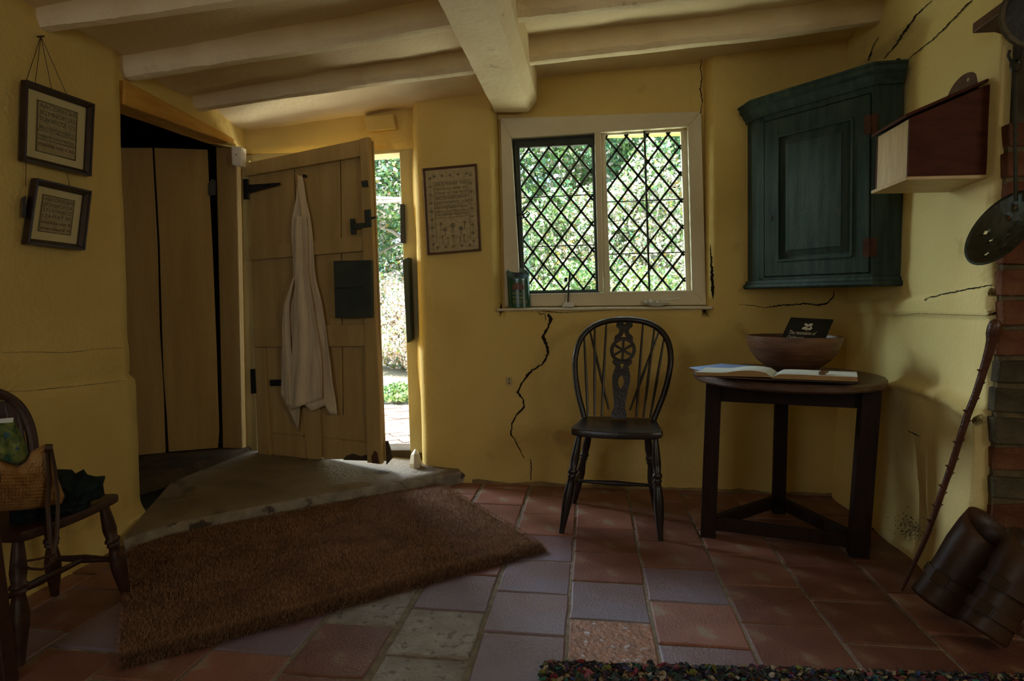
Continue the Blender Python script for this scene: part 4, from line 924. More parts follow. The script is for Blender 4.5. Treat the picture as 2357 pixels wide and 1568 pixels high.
# leaflet
cA = atY(1820, 731, 2.80); cB = atY(1919, 736, 2.80); cC = atY(1882, 822, 2.71); cD = atY(1778, 820, 2.71)
LF = [cA, cB, cC, cD]; ln = (cB - cA).cross(cD - cA).normalized(); ln = ln if ln.y < 0 else -ln
lf = thing('leaflet', cD, 'black leaflet with white leaf emblem and lettering standing in the wooden bowl', 'leaflet')
MB().prism([LF[3], LF[2], LF[1], LF[0]], ln * .0015).build('card', M['black_card'], lf)
dl = lambda x, y, o=.0022: atPl(x, y, cA, ln) + ln * o
mb = MB(); zx = lambda x: 1780 + x / 14.73; zy = lambda y: 710 + y / 14.73
leafs = [[(1150, 640), (1080, 600), (1045, 560), (1050, 525), (1100, 515), (1155, 530), (1172, 570), (1165, 620)], [(1165, 640), (1175, 580), (1215, 530), (1270, 520), (1330, 525), (1335, 555), (1300, 590), (1240, 605), (1200, 625)],
         [(1140, 640), (1080, 632), (1010, 640), (960, 690), (955, 715), (1000, 715), (1030, 735), (1060, 715), (1110, 700), (1150, 668)], [(1120, 700), (1170, 680), (1230, 672), (1250, 640), (1240, 615), (1290, 600), (1300, 640), (1310, 690), (1280, 730), (1220, 748), (1180, 735), (1120, 745), (1105, 775), (1088, 770), (1092, 735), (1060, 728)]]
for L_ in leafs: mb.prism([dl(zx(x), zy(y)) for x, y in L_], ln * .0002)
mb.build('leaf_emblem', M['print_white'], lf)
mb = MB(); tq = [dl(x, y) for x, y in ((1818, 760), (1880, 764), (1876, 772.5), (1815, 769.5))]
text_on(mb, 'The renovation of', lambda u, v: bil(tq, u, 1 - v), 0, 1, 0.0, .95, .15)
tq2 = [dl(x, y) for x, y in ((1813, 772), (1850, 774), (1847, 782), (1810, 780))]
text_on(mb, 'Oakhurst', lambda u, v: bil(tq2, u, 1 - v), 0, 1, 0, .95, .15)
mb.build('lettering', M['print_white'], lf)
# open visitors' book, with a tray-like black book beneath
ob = thing('open_book', atZ(1780, 860, TZ), 'open book with blank white pages on the front of the round table', 'book')
zb_ = TZ + .034
def zq(pts, z): return [atZ(x, y, z) for x, y in pts]
g0, g1 = atZ(1777, 861, zb_), atZ(1790, 850, zb_); 
R0, R1 = atZ(1974, 868, zb_), atZ(1972, 856, zb_)
L0, L1 = atZ(1602, 857, zb_ - .006), atZ(1625, 846, zb_ - .006)
mb = MB(); nn = 12
def pageblock(a0, a1, b0, b1, hump, zbot):
    m_ = MB()
    for i in range(nn + 1):
        t = i / nn; h = hump * math.sin(min(1, t * 1.6) * math.pi) * (1 - t * .4) + lerp(0, b0.z - a0.z, t)
        for (p, q) in ((a0, b0), (a1, b1)):
            w = p.lerp(q, t); zt = a0.z + h - .012 * (max(0, 1 - t * 9)) ** 2; m_.v += [Vector((w.x, w.y, zt)), Vector((w.x, w.y, min(zt - .001, lerp(a0.z - zbot, b0.z - zbot, t))))]
    for i in range(nn):
        a = i * 4; m_.f += [(a, a + 4, a + 6, a + 2)]; m_.m += [0]
        m_.f += [(a + 1, a + 3, a + 7, a + 5), (a, a + 1, a + 5, a + 4), (a + 2, a + 6, a + 7, a + 3)]; m_.m += [1] * 3
    a = nn * 4; m_.f += [(0, 2, 3, 1), (a, a + 1, a + 3, a + 2)]; m_.m += [1, 1]
    return m_
pageblock(g0, g1, R0, R1, .0015, .016).build('page_block', [M['paper'], M['pageedge']], ob)
pageblock(g0, g1, L0, L1, .012, .012).build('page_block', [M['paper'], M['pageedge']], ob)
cv = lambda p, dx, dy: Vector((p.x + dx, p.y + dy, TZ + .012))
MB().prism([cv(g0, 0, -.006), cv(R0, .004, -.006), cv(R1, .004, .006), cv(g1, 0, .006)], (0, 0, .005)).build('cover', M['fr_dark'], ob, bevel=.001)
MB().prism([cv(L0, -.004, -.006), cv(g0, 0, -.006), cv(g1, 0, .006), cv(L1, -.004, .006)], (0, 0, .004)).build('cover', M['fr_brown'], ob, bevel=.001)
ub = [atZ(1762, 872, TZ + .002), atZ(1966, 885, TZ + .002)]
ubk = thing('closed_book', ub[0], 'thin closed dark book lying beneath the open book', 'book')
uu = [ub[0], ub[1], ub[1] + Vector((.04, .17, 0)), ub[0] + Vector((.04, .17, 0))]
MB().prism(uu, (0, 0, .002)).prism([p + Vector((0, 0, .008)) for p in uu], (0, 0, .0022)).build('cover', M['fr_dark'], ubk)
MB().prism([p.lerp(sum(uu, Vector()) / 4, .02) + Vector((0, 0, .002)) for p in uu], (0, 0, .006)).build('pages', M['pageedge'], ubk)
blz = TZ + .014
bq = [atZ(x, y, z_) for x, y, z_ in ((1587, 848, blz + .004), (1661, 839, blz + .022), (1745, 845, blz + .016), (1700, 857, blz + .004), (1615, 854, blz))]
blb = tag(MB().prism(bq, (0, 0, .004)).build('blue_booklet', M['blue'], None, bevel=.001, origin=bq[0]), 'thin blue paper booklet under the left page of the open book', 'booklet')
pg = tag(MB().lathe(atZ(1888, 860, zb_ + .006), atZ(1904, 855, zb_ + .010), [(0, .006), (.1, .008), (.6, .008), (.7, .006), (1, .006)], 10).build('wooden_peg', M['bowlwood'], None, smooth=True), 'short dark wooden peg lying on the right page of the open book', 'peg')
pbv = atZ(1813, 848, TZ + .008)
rev(mb := MB(), pbv - Vector((0, 0, .008)), [(.0001, 0), (.011, .002), (.014, .008), (.010, .015), (.0001, .017)], 12)
tag(mb.build('pebble', M['terra_dark'], None, smooth=True), 'small orange-brown pebble between the open book and the bowl', 'pebble')

# ================================================================== CORNER CUPBOARD
def cupP(x, y, z): return Vector((x - (z - 1.45) * .022, y, z))
P0, P1, P2, P3 = (atY(1722, 400, 3.235)), atY(1748, 400, 3.12), None, None
# choose the right-hand front edge so that the front is a true diagonal across the corner
p1 = Vector((P1.x, 3.12)); e2 = atY(2012, 400, 2.72); p2 = Vector((e2.x, 2.72)); e3 = atX(2077, 400, 1.222); p3 = Vector((e3.x, e3.y)); p0 = Vector((P0.x, 3.235))
zt_c, zb_c = atY(2012, 190, 2.72).z, atY(2012, 642, 2.72).z
cb = thing('corner_cupboard', (1.05, 3.0, zb_c), 'dark blue-green painted corner cupboard hung high beside the leaded window', 'cupboard')
def ringz(ps, z): return [cupP(p.x, p.y, z) for p in ps]
cor = Vector((1.222, 3.235))
body = [p0, p1, p2, p3, cor]
mb = MB(); mb.add(ringz(body, zb_c) + ringz(body, zt_c), [(0, 1, 6, 5), (2, 3, 8, 7), (3, 4, 9, 8), (4, 0, 5, 9), (0, 4, 3, 2, 1), (5, 6, 7, 8, 9)])
fd = (p2 - p1).normalized(); fn_ = Vector((fd.y, -fd.x)); fn_ = fn_ if fn_.y < 0 else -fn_
Lf = (p2 - p1).length
def cf_(s, z, o=0): q = p1 + fd * s + fn_ * o; return cupP(q.x, q.y, z)
def cbox(mb_, s0, s1, z0, z1, o0, o1, mi=0): return mb_.hexa([cf_(s0, z0, o1), cf_(s1, z0, o1), cf_(s1, z1, o1), cf_(s0, z1, o1)], [cf_(s0, z0, o0), cf_(s1, z0, o0), cf_(s1, z1, o0), cf_(s0, z1, o0)], mi)
cbox(mb, 0, Lf, zb_c, zt_c, -.02, -.008)
for s0, s1, z0, z1 in ((0, .028, zb_c, zt_c), (Lf - .012, Lf, zb_c, zt_c), (0, Lf, zb_c, zb_c + .022), (0, Lf, zt_c - .035, zt_c)): cbox(mb, s0, s1, z0, z1, -.008, 0)
mb.build('carcase', M['cup'], cb, bevel=.002)
dz0, dz1, ds0, ds1 = zb_c + .027, zt_c - .040, .033, Lf - .016
dr = MB(); st = .070
for s0, s1, z0, z1 in ((ds0, ds0 + st, dz0, dz1), (ds1 - st, ds1, dz0, dz1), (ds0 + st, ds1 - st, dz0, dz0 + st), (ds0 + st, ds1 - st, dz1 - st * 1.15, dz1)): cbox(dr, s0, s1, z0, z1, -.010, .004)
dro = dr.build('cupboard_door', M['cup'], cb, bevel=.002)
ip = (ds0 + st, ds1 - st, dz0 + st, dz1 - st * 1.15)
mb = MB(); r0 = [cf_(ip[0], ip[2], -.014), cf_(ip[1], ip[2], -.014), cf_(ip[1], ip[3], -.014), cf_(ip[0], ip[3], -.014)]
b_ = .045; r1 = [cf_(ip[0] + b_, ip[2] + b_, .002), cf_(ip[1] - b_, ip[2] + b_, .002), cf_(ip[1] - b_, ip[3] - b_, .002), cf_(ip[0] + b_, ip[3] - b_, .002)]
r2 = [p + Vector((fn_.x, fn_.y, 0)) * .003 for p in r1]
mb.add(r0 + r1 + r2, [(i, (i + 1) % 4, (i + 1) % 4 + 4, i + 4) for i in range(4)] + [(i + 4, (i + 1) % 4 + 4, (i + 1) % 4 + 8, i + 8) for i in range(4)] + [(8, 9, 10, 11)])
mb.build('raised_panel', M['cup'], dro)
mo = MB()
for s0, s1, z0, z1 in ((ip[0] - .006, ip[0] + .005, ip[2], ip[3]), (ip[1] - .005, ip[1] + .006, ip[2], ip[3]), (ip[0], ip[1], ip[2] - .006, ip[2] + .005), (ip[0], ip[1], ip[3] - .005, ip[3] + .006)): cbox(mo, s0, s1, z0, z1, -.004, .0085)
mo.build('moulding', M['cup'], dro, bevel=.002)
for z in (dz0 + .10, dz1 - .12):
    h_ = MB(); cbox(h_, ds1 - .022, ds1 + .001, z - .038, z + .038, .002, .006); cbox(h_, ds1 + .004, ds1 + .03, z - .038, z + .038, -.002, .003); cbox(h_, ds1 - .001, ds1 + .005, z - .038, z + .038, .0, .009); h_.build('hinge', M['rust'], cb)
kh = MB(); cbox(kh, ds0 + .026, ds0 + .040, (dz0 + dz1) / 2 - .10, (dz0 + dz1) / 2 - .075, .003, .0055); kh.build('keyhole', M['iron'], dro, bevel=.001)
# cornice and base mouldings, following the plan
def offs(ps, o):
    out = []
    for i, p in enumerate(ps):
        ns = []
        for a, b in ((i - 1, i), (i, i + 1)):
            if 0 <= a and b < len(ps):
                d = (ps[b] - ps[a]).normalized(); n_ = Vector((d.y, -d.x)); n_ = n_ if n_.y < 0 or (abs(n_.y) < .3 and n_.x < 0) else -n_; ns.append(n_)
        nn_ = sum(ns, Vector((0, 0))) / len(ns); out.append(p + nn_ * o / max(.6, nn_.length))
    return out
def mould(prof, name):
    mb = MB(); ps = [p0, p1, p2, p3]
    for (o, z) in prof:
        for q in offs(ps, o): mb.v.append(cupP(min(q.x, 1.235), min(q.y, 3.24), z))
    for i in range(len(prof) - 1):
        for j in range(3): mb.f.append((i * 4 + j, i * 4 + j + 1, (i + 1) * 4 + j + 1, (i + 1) * 4 + j)); mb.m.append(0)
    k = len(prof); mb.f.append(tuple((k - 1) * 4 + j for j in range(4))); mb.f.append((3, 2, 1, 0)); mb.m += [0, 0]
    mb.build(name, M['cup'], cb, smooth=True, sharp=30)
mould([(.0, zt_c - .012), (.010, zt_c - .010), (.012, zt_c + .002), (.022, zt_c + .012), (.026, zt_c + .026), (.040, zt_c + .036), (.042, zt_c + .054), (.050, zt_c + .058), (.050, zt_c + .066), (.0, zt_c + .067)], 'cornice')
mould([(.0, zb_c - .030), (.016, zb_c - .030), (.024, zb_c - .022), (.022, zb_c - .010), (.012, zb_c - .004), (.010, zb_c + .008), (.0, zb_c + .010)], 'base_moulding')
MB().tube([cupP(p3.x - .02, p3.y, zt_c + .06), cupP(p3.x - .02, p3.y, zt_c + .085)], .009, 8).build('hanging_lug', M['iron'], cb, smooth=True)

# ================================================================== SALT / CANDLE BOX on the right wall
bx0, bx1, by0, by1 = .985, 1.224, 2.150, 2.385
zb0 = 1.350; zf, zk = 1.532, 1.632
bxo = thing('candle_box', (1.1, 2.27, zb0), 'dark red wooden wall box with pale front and sloping lid, on the right wall', 'box')
def side(y, y2): return MB().prism([Vector((bx0, y, zb0)), Vector((bx1, y, zb0)), Vector((bx1, y, zk)), Vector((bx0, y, zf))], (0, y2 - y, 0))
side(by0, by0 + .012).build('side_board', M['box_red'], bxo, bevel=.0015)
side(by1 - .012, by1).build('side_board', M['box_red'], bxo, bevel=.0015)
MB().box(bx0 + .001, bx0 + .012, by0 + .011, by1 - .011, zb0, zf).build('front_board', M['box_pale'], bxo, bevel=.001)
MB().box(bx1 - .01, bx1, by0 + .012, by1 - .012, zb0, zk).build('back_board', M['box_red'], bxo)
MB().box(bx0 - .010, bx1, by0 - .008, by1 + .008, zb0 - .012, zb0).build('base_board', M['box_pale'], bxo, bevel=.003)
ld = [Vector((bx0 - .016, by0 - .007, zf + .001)), Vector((bx1 - .02, by0 - .007, zk + .001)), Vector((bx1 - .02, by1 + .007, zk + .001)), Vector((bx0 - .016, by1 + .007, zf + .001))]
MB().prism(ld, (0, 0, .010)).build('lid', M['box_red'], bxo, bevel=.003)
cyk = (by0 + by1) / 2 + .03; arcp = [Vector((1.212, cyk - .108 * math.cos(a), zk - .01 + .085 * math.sin(a))) for a in [math.pi * i / 18 for i in range(19)]]
MB().prism(arcp, (.012, 0, 0)).build('arched_backplate', M['fr_brown'], bxo, bevel=.002)
MB().tube([Vector((1.2115, cyk - .03, zk + .048)), Vector((1.2105, cyk - .03, zk + .048))], .006, 10).build('hanging_hole', M['print_gold'], bxo)

# ================================================================== BRICK PIER
PX, PY = 1.219, 2.060
M['mortar_d'] = mat('sooty_mortar', (.17, .125, .065), (.11, .085, .05), .95, 30, .8, 90, .1)
pier = struct(MB().box(PX + .006, 1.62, PY + .013, PY + .034, -.02, 1.47).box(PX + .08, 1.62, PY + .027, 2.35, -.02, 1.47).build('wall_chimney', M['mortar_d']))
z = .0; ci = 0
while z < 1.44:
    hgt = .072 + random.uniform(-.003, .003); x = PX + random.uniform(-.004, .004)
    wid = [.205, .215] if ci % 2 == 0 else [.098, .205, .1]
    for k, w_ in enumerate(wid):
        j = lambda a=.0055: random.uniform(-a, a)
        x1_ = min(x + w_, 1.62)
        y0_ = PY + j(.005)
        depth = .04
        a = [Vector((x + j(), y0_ + j(), z + j())), Vector((x1_ + j(), y0_ + j(), z + j())), Vector((x1_ + j(), y0_ + j(), z + hgt + j())), Vector((x + j(), y0_ + j(), z + hgt + j()))]
        b = [v + Vector((0, depth, 0)) for v in a]
        mk = 'brick_dark' if ci in (0, 1, 2, 4, 6, 8) or random.random() < .12 else 'brick_red'
        MB().hexa(a, b).build('brick', M[mk], pier, bevel=.006, origin=sum(a, Vector()) / 4)
        if False:
            a = [v + Vector((0, depth + .012, 0)) for v in a]; MB().hexa(a, [v + Vector((0, .10, 0)) for v in a]).build('brick', M[mk], pier, bevel=.006, origin=sum(a, Vector()) / 4)
        x = x1_ + .012
        if x > 1.6: break
    z += hgt + .016; ci += 1
# dark timber block over the bricks, mantel shelf, dark round shape of unknown kind modelled as a pan
MB().box(PX + .012, 1.62, PY + .004, PY + .03, 1.47, 1.76).build('pier_cap', M['brick_dark'], pier, bevel=.01)
sh = thing('mantel_shelf', (1.3, 1.9, 1.745), 'rough dark mantel shelf end at the top right above the brick pier', 'shelf')
shA = atZ(2237, 78, 1.745)
MB().box(shA.x, 1.62, 1.62, shA.y, 1.745, 1.775).build('shelf_board', M['fr_brown'], sh, bevel=.004)
MB().prism([Vector((shA.x + .05, shA.y - .01, 1.744)), Vector((1.62, shA.y - .01, 1.744)), Vector((1.62, shA.y - .01, 1.70)), Vector((shA.x + .13, shA.y - .01, 1.715))], (0, -.03, 0)).build('bracket', M['fr_brown'], sh, bevel=.002)
pnc = atY(2402, 24, 1.575); pr = (atY(2357, 15, 1.84) - atY(2282, 15, 1.84)).length
pan = thing('dark_round_shape', pnc, 'unclear round black shape modelled as an iron pan at the extreme top right corner', 'pan')
axm = basis((-.25, -1, -.1)); rr = .080
rev(mb := MB(), pnc, [(.0001, -.02), (rr * .80, -.02), (rr * .9, -.004), (rr * .92, .008)], 40, axm); mb.build('pan_bowl', M['iron'], pan, smooth=True)
rev(mb := MB(), pnc, [(rr * .91, .004), (rr * .92, .012), (rr * 1.02, .012), (rr * 1.04, .0), (rr * .9, -.024), (.0001, -.028)], 40, axm); mb.build('pan_rim', M['brick_dark'], pan, smooth=True, sharp=40)

# skimmer
sk = thing('skimmer', atY(2315, 532, 1.86), 'black iron skimming ladle with a pierced round bowl hanging by the brick pier', 'ladle')
C0 = atY(2314, 531, 1.88); vv_ = (C0 - O).normalized(); r1_ = vv_.cross(Vector((0, 0, 1))).normalized(); u1_ = r1_.cross(vv_); ex_ = (r1_ * .577 + u1_ * .817); ey_ = ((-r1_ * .817 + u1_ * .577) * .52 + vv_ * .854).normalized()
nz_ = ex_.cross(ey_); nz_ = nz_ if nz_.dot(vv_) < 0 else -nz_
mb = MB(); nr, na = 10, 40; R_s = .112
holes = {(6, 3), (6, 12), (6, 20), (6, 28), (6, 36), (4, 5), (4, 15), (4, 24), (4, 34), (2, 0), (2, 20)}
for i in range(nr + 1):
    r = R_s * i / nr
    for j in range(na):
        a = 2 * math.pi * j / na; mb.v.append(C0 + ex_ * (r + 1e-5) * math.cos(a) + ey_ * (r + 1e-5) * math.sin(a) + nz_ * (.030 * (r / R_s) ** 2 - .015))
for i in range(nr):
    for j in range(na):
        if (i, j) in holes: continue
        mb.f.append((i * na + j, i * na + (j + 1) % na, (i + 1) * na + (j + 1) % na, (i + 1) * na + j)); mb.m.append(0)
o = mb.build('pierced_bowl', M['iron_green'], sk, smooth=True, sharp=80); m_ = o.modifiers.new('s', 'SOLIDIFY'); m_.thickness = .003
hb, ht_ = atY(2338, 463, 1.88), atY(2336, 168, 1.88); mb = MB()
pts = [hb.lerp(ht_, i / 40) + (Vector((.0022 * math.sin(i * 2.2), 0, 0)) if 15 < i < 24 else Vector((0, 0, 0))) for i in range(41)]
mb.tube(pts, [.0052 + (.0015 * math.sin(i * 2.2) if 15 < i < 24 else 0) for i in range(41)], 8); mb.build('handle', M['iron_green'], sk, smooth=True)
rc = ht_ + Vector((.002, 0, .020)); mb = MB()
mb.tube([rc + Vector((.013 * math.cos(a), 0, .019 * math.sin(a))) for a in [2 * math.pi * i / 16 for i in range(16)]], .0034, 6, closed=True); mb.build('hanging_ring', M['iron_green'], sk, smooth=True)
hk = thing('wall_hook', atY(2337, 120, 1.90), 'black iron double hook at the top of the brick pier holding the skimming ladle', 'hook')
MB().tube([atY(x, y, 1.89) for x, y in ((2324, 116), (2321, 128), (2326, 140), (2337, 142), (2347, 136), (2351, 122), (2352, 104), (2350, 88))], .0036, 6).tube([atY(2350, 100, 1.89), atY(2350, 100, 2.04)], .004, 6).build('hook_iron', M['iron'], hk, smooth=True)

# walking stick
pth = [(2293, 741, .017), (2290, 752, .0215), (2286, 768, .021), (2283, 785, .0165), (2277, 808, .0145), (2270, 832, .0135), (2258, 872, .0125), (2246, 908, .0120), (2228, 953, .0120), (2212, 1002, .0115), (2201, 1038, .0110), (2190, 1073, .0115), (2176, 1112, .0105), (2163, 1149, .0110), (2150, 1188, .0100), (2137, 1225, .0100), (2121, 1262, .0090), (2105, 1296, .0080), (2088, 1334, .0070), (2075, 1362, .0055)]
def stp(x, y): return atY(x, y, lerp(2.178, 1.995, (1362 - y) / 621))
P_ = [stp(x, y) for x, y, r in pth]; P_[-1].z = max(P_[-1].z, .004)
stk = thing('walking_stick', P_[-1], 'knobbly dark brown thorn walking stick leaning against the brick pier', 'walking stick')
MB().tube([P_[0] + Vector((.002, 0, .006))] + P_, [.008] + [r * .86 for _, _, r in pth], 10).build('shaft', M['stick'], stk, smooth=True)
mb = MB()
for i, (x, y, s) in enumerate(((2250, 855, -1), (2268, 884, 1), (2241, 920, 1), (2222, 948, -1), (2232, 972, 1), (2200, 1020, -1), (2217, 1016, 1), (2185, 1075, -1), (2204, 1060, 1), (2192, 1092, 1), (2167, 1120, -1), (2178, 1137, 1), (2148, 1165, -1), (2165, 1165, 1), (2133, 1200, -1), (2145, 1222, 1))):
    c = stp(interp(y, [(p[1], p[0]) for p in pth]), y); d = (rt * s * .9 + up * .25).normalized()
    MB().lathe(c, c + d * .020, [(0, .0085), (.5, .005), (.8, .0025), (1, .0006)], 6).build('thorn_stub', M['stick'], stk)

# gaiters
def gaiter(a, b, r0, r1, label, straps):
    t = thing('leather_gaiter', a, label, 'gaiter', None)
    ax = (b - a); B_ = basis(ax, (0, 0, 1) if abs(ax.normalized().z) < .9 else (1, 0, 0)); L = ax.length
    prof = [(r0, 0), (r0 * 1.01, .04 * L), (r0 * .96, .25 * L), (r0 * .98, .45 * L), (r1 * 1.06, .70 * L), (r1 * 1.05, .9 * L), (r1, L)]
    rev(mb := MB(), a, prof, 36, B_, sy=.93); 
    up_l = B_.transposed() @ (-(fw - up * .1)); nl = Vector((up_l.x, up_l.y)).normalized()
    for i_ in range(4, 7):
        for j_ in range(36):
            q = mb.v[i_ * 36 + j_] - a; ql = B_.transposed() @ q; sgn = (ql.x * nl.x + ql.y * nl.y)
            mb.v[i_ * 36 + j_] -= ax.normalized() * (sgn * (0, .22, .5)[i_ - 4])
    o = mb.build('gaiter_body', M['leather'], t, smooth=True, sharp=70); m_ = o.modifiers.new('s', 'SOLIDIFY'); m_.thickness = .004
    for tt in straps:
        r = interp(tt * L, [(p[1], p[0]) for p in prof]) + .003
        rev(mb := MB(), a + ax * tt, [(r, -.014), (r + .004, -.013), (r + .004, .013), (r, .014)], 36, B_, sy=.94); s_ = mb.build('strap', M['leather'], t, smooth=True, sharp=30)
        an = math.radians(150); 
        cdir = (-rt * .88 + up * .05 - fw * .45).normalized(); cdir = (cdir - ax.normalized() * cdir.dot(ax.normalized())).normalized()
        c = a + ax * tt + cdir * (r + .006); tv = ax.normalized().cross(cdir)
        MB().bar(c - tv * .022, c + tv * .022, .036, .006, cdir).build('buckle', M['fr_dark'], s_, bevel=.002)
    # seam
    cdir = (-rt * .55 - fw * .6 + up * .3); cdir = (cdir - ax.normalized() * cdir.dot(ax.normalized())).normalized()
    return t
gaiter(atZ(2152, 1388, .045), atY(2277, 1216, 1.985), .070, .070, 'brown leather gaiter with open dark top leaning nearest the walking stick', (.30,))
gaiter(atZ(2257, 1456, .042), atY(2384, 1262, 1.87), .064, .070, 'brown leather gaiter with two buckled straps cut by the right edge', (.22, .50))
tag(MB().tube([atZ(x, y, z_) for x, y, z_ in ((2205, 1370, .09), (2222, 1385, .055), (2235, 1405, .022), (2222, 1418, .012), (2195, 1416, .010), (2170, 1405, .012))], .013, 6, squash=(1, .25)).build('loose_strap', M['leather'], None, smooth=True), 'loose brown leather strap curled on the tiles between the two gaiters', 'strap')

# ================================================================== THINGS ON THE SILL
tx = atY(1196, 700, 3.275).x; tz0 = sillz(tx) + .001
tn = thing('collection_tin', (tx, 3.275, tz0), 'dark green collection tin with slanted shiny top at left end of the window sill', 'tin')
rx, ry, th_ = .058, .036, .205
mb = MB(); n = 36; lean_t = -.010
for k_, (f_) in enumerate((0, 1)):
    for j in range(n):
        a = 2 * math.pi * j / n; x, y = rx * math.cos(a), ry * math.sin(a)
        zt = 0 if f_ == 0 else th_ - .030 + y / ry * .030 - x / rx * .006
        mb.v.append(Vector((tx + x - zt * .05, 3.275 + y, tz0 + zt)))
for j in range(n): mb.f.append((j, (j + 1) % n, n + (j + 1) % n, n + j)); mb.m.append(0)
mb.f.append(tuple(range(n))[::-1]); mb.m.append(0); mb.build('tin_body', M['tin'], tn, smooth=True, sharp=50)
mb = MB()
for s_, dz in ((1.03, -.004), (1.03, .003), (.94, .004), (.90, -.003), (.5, -.006)):
    for j in range(n):
        a = 2 * math.pi * j / n; x, y = rx * math.cos(a) * s_, ry * math.sin(a) * s_; zt = th_ - .030 + y / ry * .030 - x / rx * .006 + dz
        mb.v.append(Vector((tx + x - zt * .05, 3.275 + y, tz0 + zt)))
for i in range(4):
    for j in range(n): mb.f.append((i * n + j, i * n + (j + 1) % n, (i + 1) * n + (j + 1) % n, (i + 1) * n + j)); mb.m.append(0)
mb.f.append(tuple(range(4 * n, 5 * n))); mb.m.append(0); lid = mb.build('slanted_lid', M['tin_top'], tn, smooth=True, sharp=40)
MB().box(tx - .028, tx + .018, 3.268, 3.274, tz0 + th_ - .034, tz0 + th_ - .024).build('coin_slot', M['iron'], lid)
def tinp(u, v, o=.0012):     # u = angle-ish across the front, v height
    x = rx * math.sin(u); y = -ry * math.cos(u); return Vector((tx + x * (1 + o / rx) - v * .05, 3.275 + y * (1 + o / ry), tz0 + v))
mb = MB()
text_on(mb, 'Oakhurst', lambda u, v: tinp(u, v), -.55, .70, .068, .011); text_on(mb, 'Cottage', lambda u, v: tinp(u, v), -.52, .52, .048, .011)
for k_, zz_ in enumerate((.034, .028, .022)): text_on(mb, 'please help us care', lambda u, v: tinp(u, v), -.5 + .0 * k_, .85, zz_, .004)
mb.build('lettering', M['print_gold'], tn)
mb = MB()
for i in range(8):
    a0, a1 = -.5 + i * .13, -.5 + (i + 1) * .13; zt_ = lambda a: .115 + .012 * math.sin((a + .5) * 3)
    mb.add([tinp(a0, .092), tinp(a1, .092), tinp(a1, zt_(a1)), tinp(a0, zt_(a0))], [(0, 1, 2, 3)])
mb.build('cottage_picture', M['terra_dark'], tn)
mb = MB(); mb.add([tinp(.02, .02, .0016), tinp(.045, .02, .0016), tinp(.03, .14, .0016), tinp(.005, .14, .0016)], [(0, 1, 2, 3)]); mb.build('painted_highlight', M['print_white'], tn)  # pale strip painted as a highlight down the tin
# stick on a block
b0 = atY(1309, 703, 3.262); bz = sillz(b0.x) + .001
sb_ = thing('sill_stand', (b0.x, 3.262, bz), 'thin dark upright peg set in a small pale wedge block on the sill', 'ornament')
MB().hexa([Vector((b0.x + x, 3.248, bz + z_)) for x, z_ in ((-.035, 0), (.028, 0), (.028, .020), (-.018, .026))], [Vector((b0.x + x, 3.282, bz + z_)) for x, z_ in ((-.028, 0), (.028, 0), (.028, .020), (-.014, .026))]).build('block', M['ceramic'], sb_, bevel=.003)
MB().tube([Vector((b0.x - .004, 3.264, bz + .022)), atY(1309, 660, 3.266), atY(1312, 628, 3.268)], [.004, .0045, .006], 8).build('peg', M['iron'], sb_, smooth=True)
MB().hexa(*quadY(((1299, 648), (1306, 648), (1306, 639), (1299, 639)), 3.262, 3.274)).build('peg_arm', M['iron'], sb_, bevel=.001)
# saucer with white balls and spoon
s0_ = atY(1510, 698, 3.272); szz = sillz(s0_.x) + .001
sc = thing('saucer', (s0_.x, 3.272, szz), 'white saucer at the right end of the window sill', 'saucer')
rev(mb := MB(), (s0_.x, 3.272, szz), [(.0001, 0), (.032, 0), (.036, .003), (.066, .014), (.070, .017), (.064, .016), (.035, .007), (.0001, .005)], 36, sx=1, sy=.55); mb.build('dish', M['ceramic'], sc, smooth=True, sharp=50)
for i, (x, r_) in enumerate(((1486, .011), (1497, .013), (1513, .011))):
    c = atY(x, 692, 3.266 + .006 * i); c.z = szz + .010 + r_
    rev(mb := MB(), c, [(.0001, -r_), (r_ * .7, -r_ * .7), (r_, 0), (r_ * .7, r_ * .7), (.0001, r_)], 14)
    tag(mb.build('white_ball', M['ceramic'], None, smooth=True, origin=c), ['leftmost small white ball on the saucer', 'middle and largest white ball on the saucer', 'small white ball nearest the spoon on the saucer'][i], 'ball', 'white balls on the saucer')
spn = MB().tube([atY(1524, 691, 3.26), atY(1545, 690, 3.252), atY(1566, 686, 3.246)], [.006, .0022, .003], 8, squash=(1, .5)); tag(spn.build('spoon', M['ceramic'], None, smooth=True), 'pale spoon resting across the right rim of the saucer', 'spoon')

# ================================================================== DOOR MAT (coir)
mc = [atZ(1012, 1108, .022), atZ(1262, 1258, .018), atZ(258, 1540, .012), atZ(298, 1243, .022)]
mc = [Vector((p.x, p.y, 0)) for p in mc]
mat_o = thing('coir_doormat', (sum(p.x for p in mc) / 4, sum(p.y for p in mc) / 4, 0), 'large brown coir doormat lying askew on the tiles before the stone step', 'doormat')
def rounded(q, r, n=6):
    out = []
    for i in range(4):
        a, b, c = q[i - 1], q[i], q[(i + 1) % 4]; p_, s_ = b + (a - b).normalized() * r, b + (c - b).normalized() * r
        for k in range(n + 1): t = k / n; out.append(p_.lerp(b, t).lerp(b.lerp(s_, t), t))
    return out
rd = rounded(mc, .11)
cen = sum(rd, Vector()) / len(rd)
mb = MB(); nR = len(rd)
for s_, z_ in ((.985, .0045), (.985, .012), (.975, .018), (.0, .022)): mb.v += [cen + (p - cen) * s_ + Vector((0, 0, z_)) for p in rd]
for i in range(3):
    for j in range(nR): mb.f.append((i * nR + j, (i + 1) * nR + j, (i + 1) * nR + (j + 1) % nR, i * nR + (j + 1) % nR)); mb.m.append(0)
M['coir2'] = mat('dark_coir_fibre', (.09, .04, .02), (.16, .075, .035), .95, 9)
mb.build('mat_base', M['coir2'], mat_o, smooth=True)
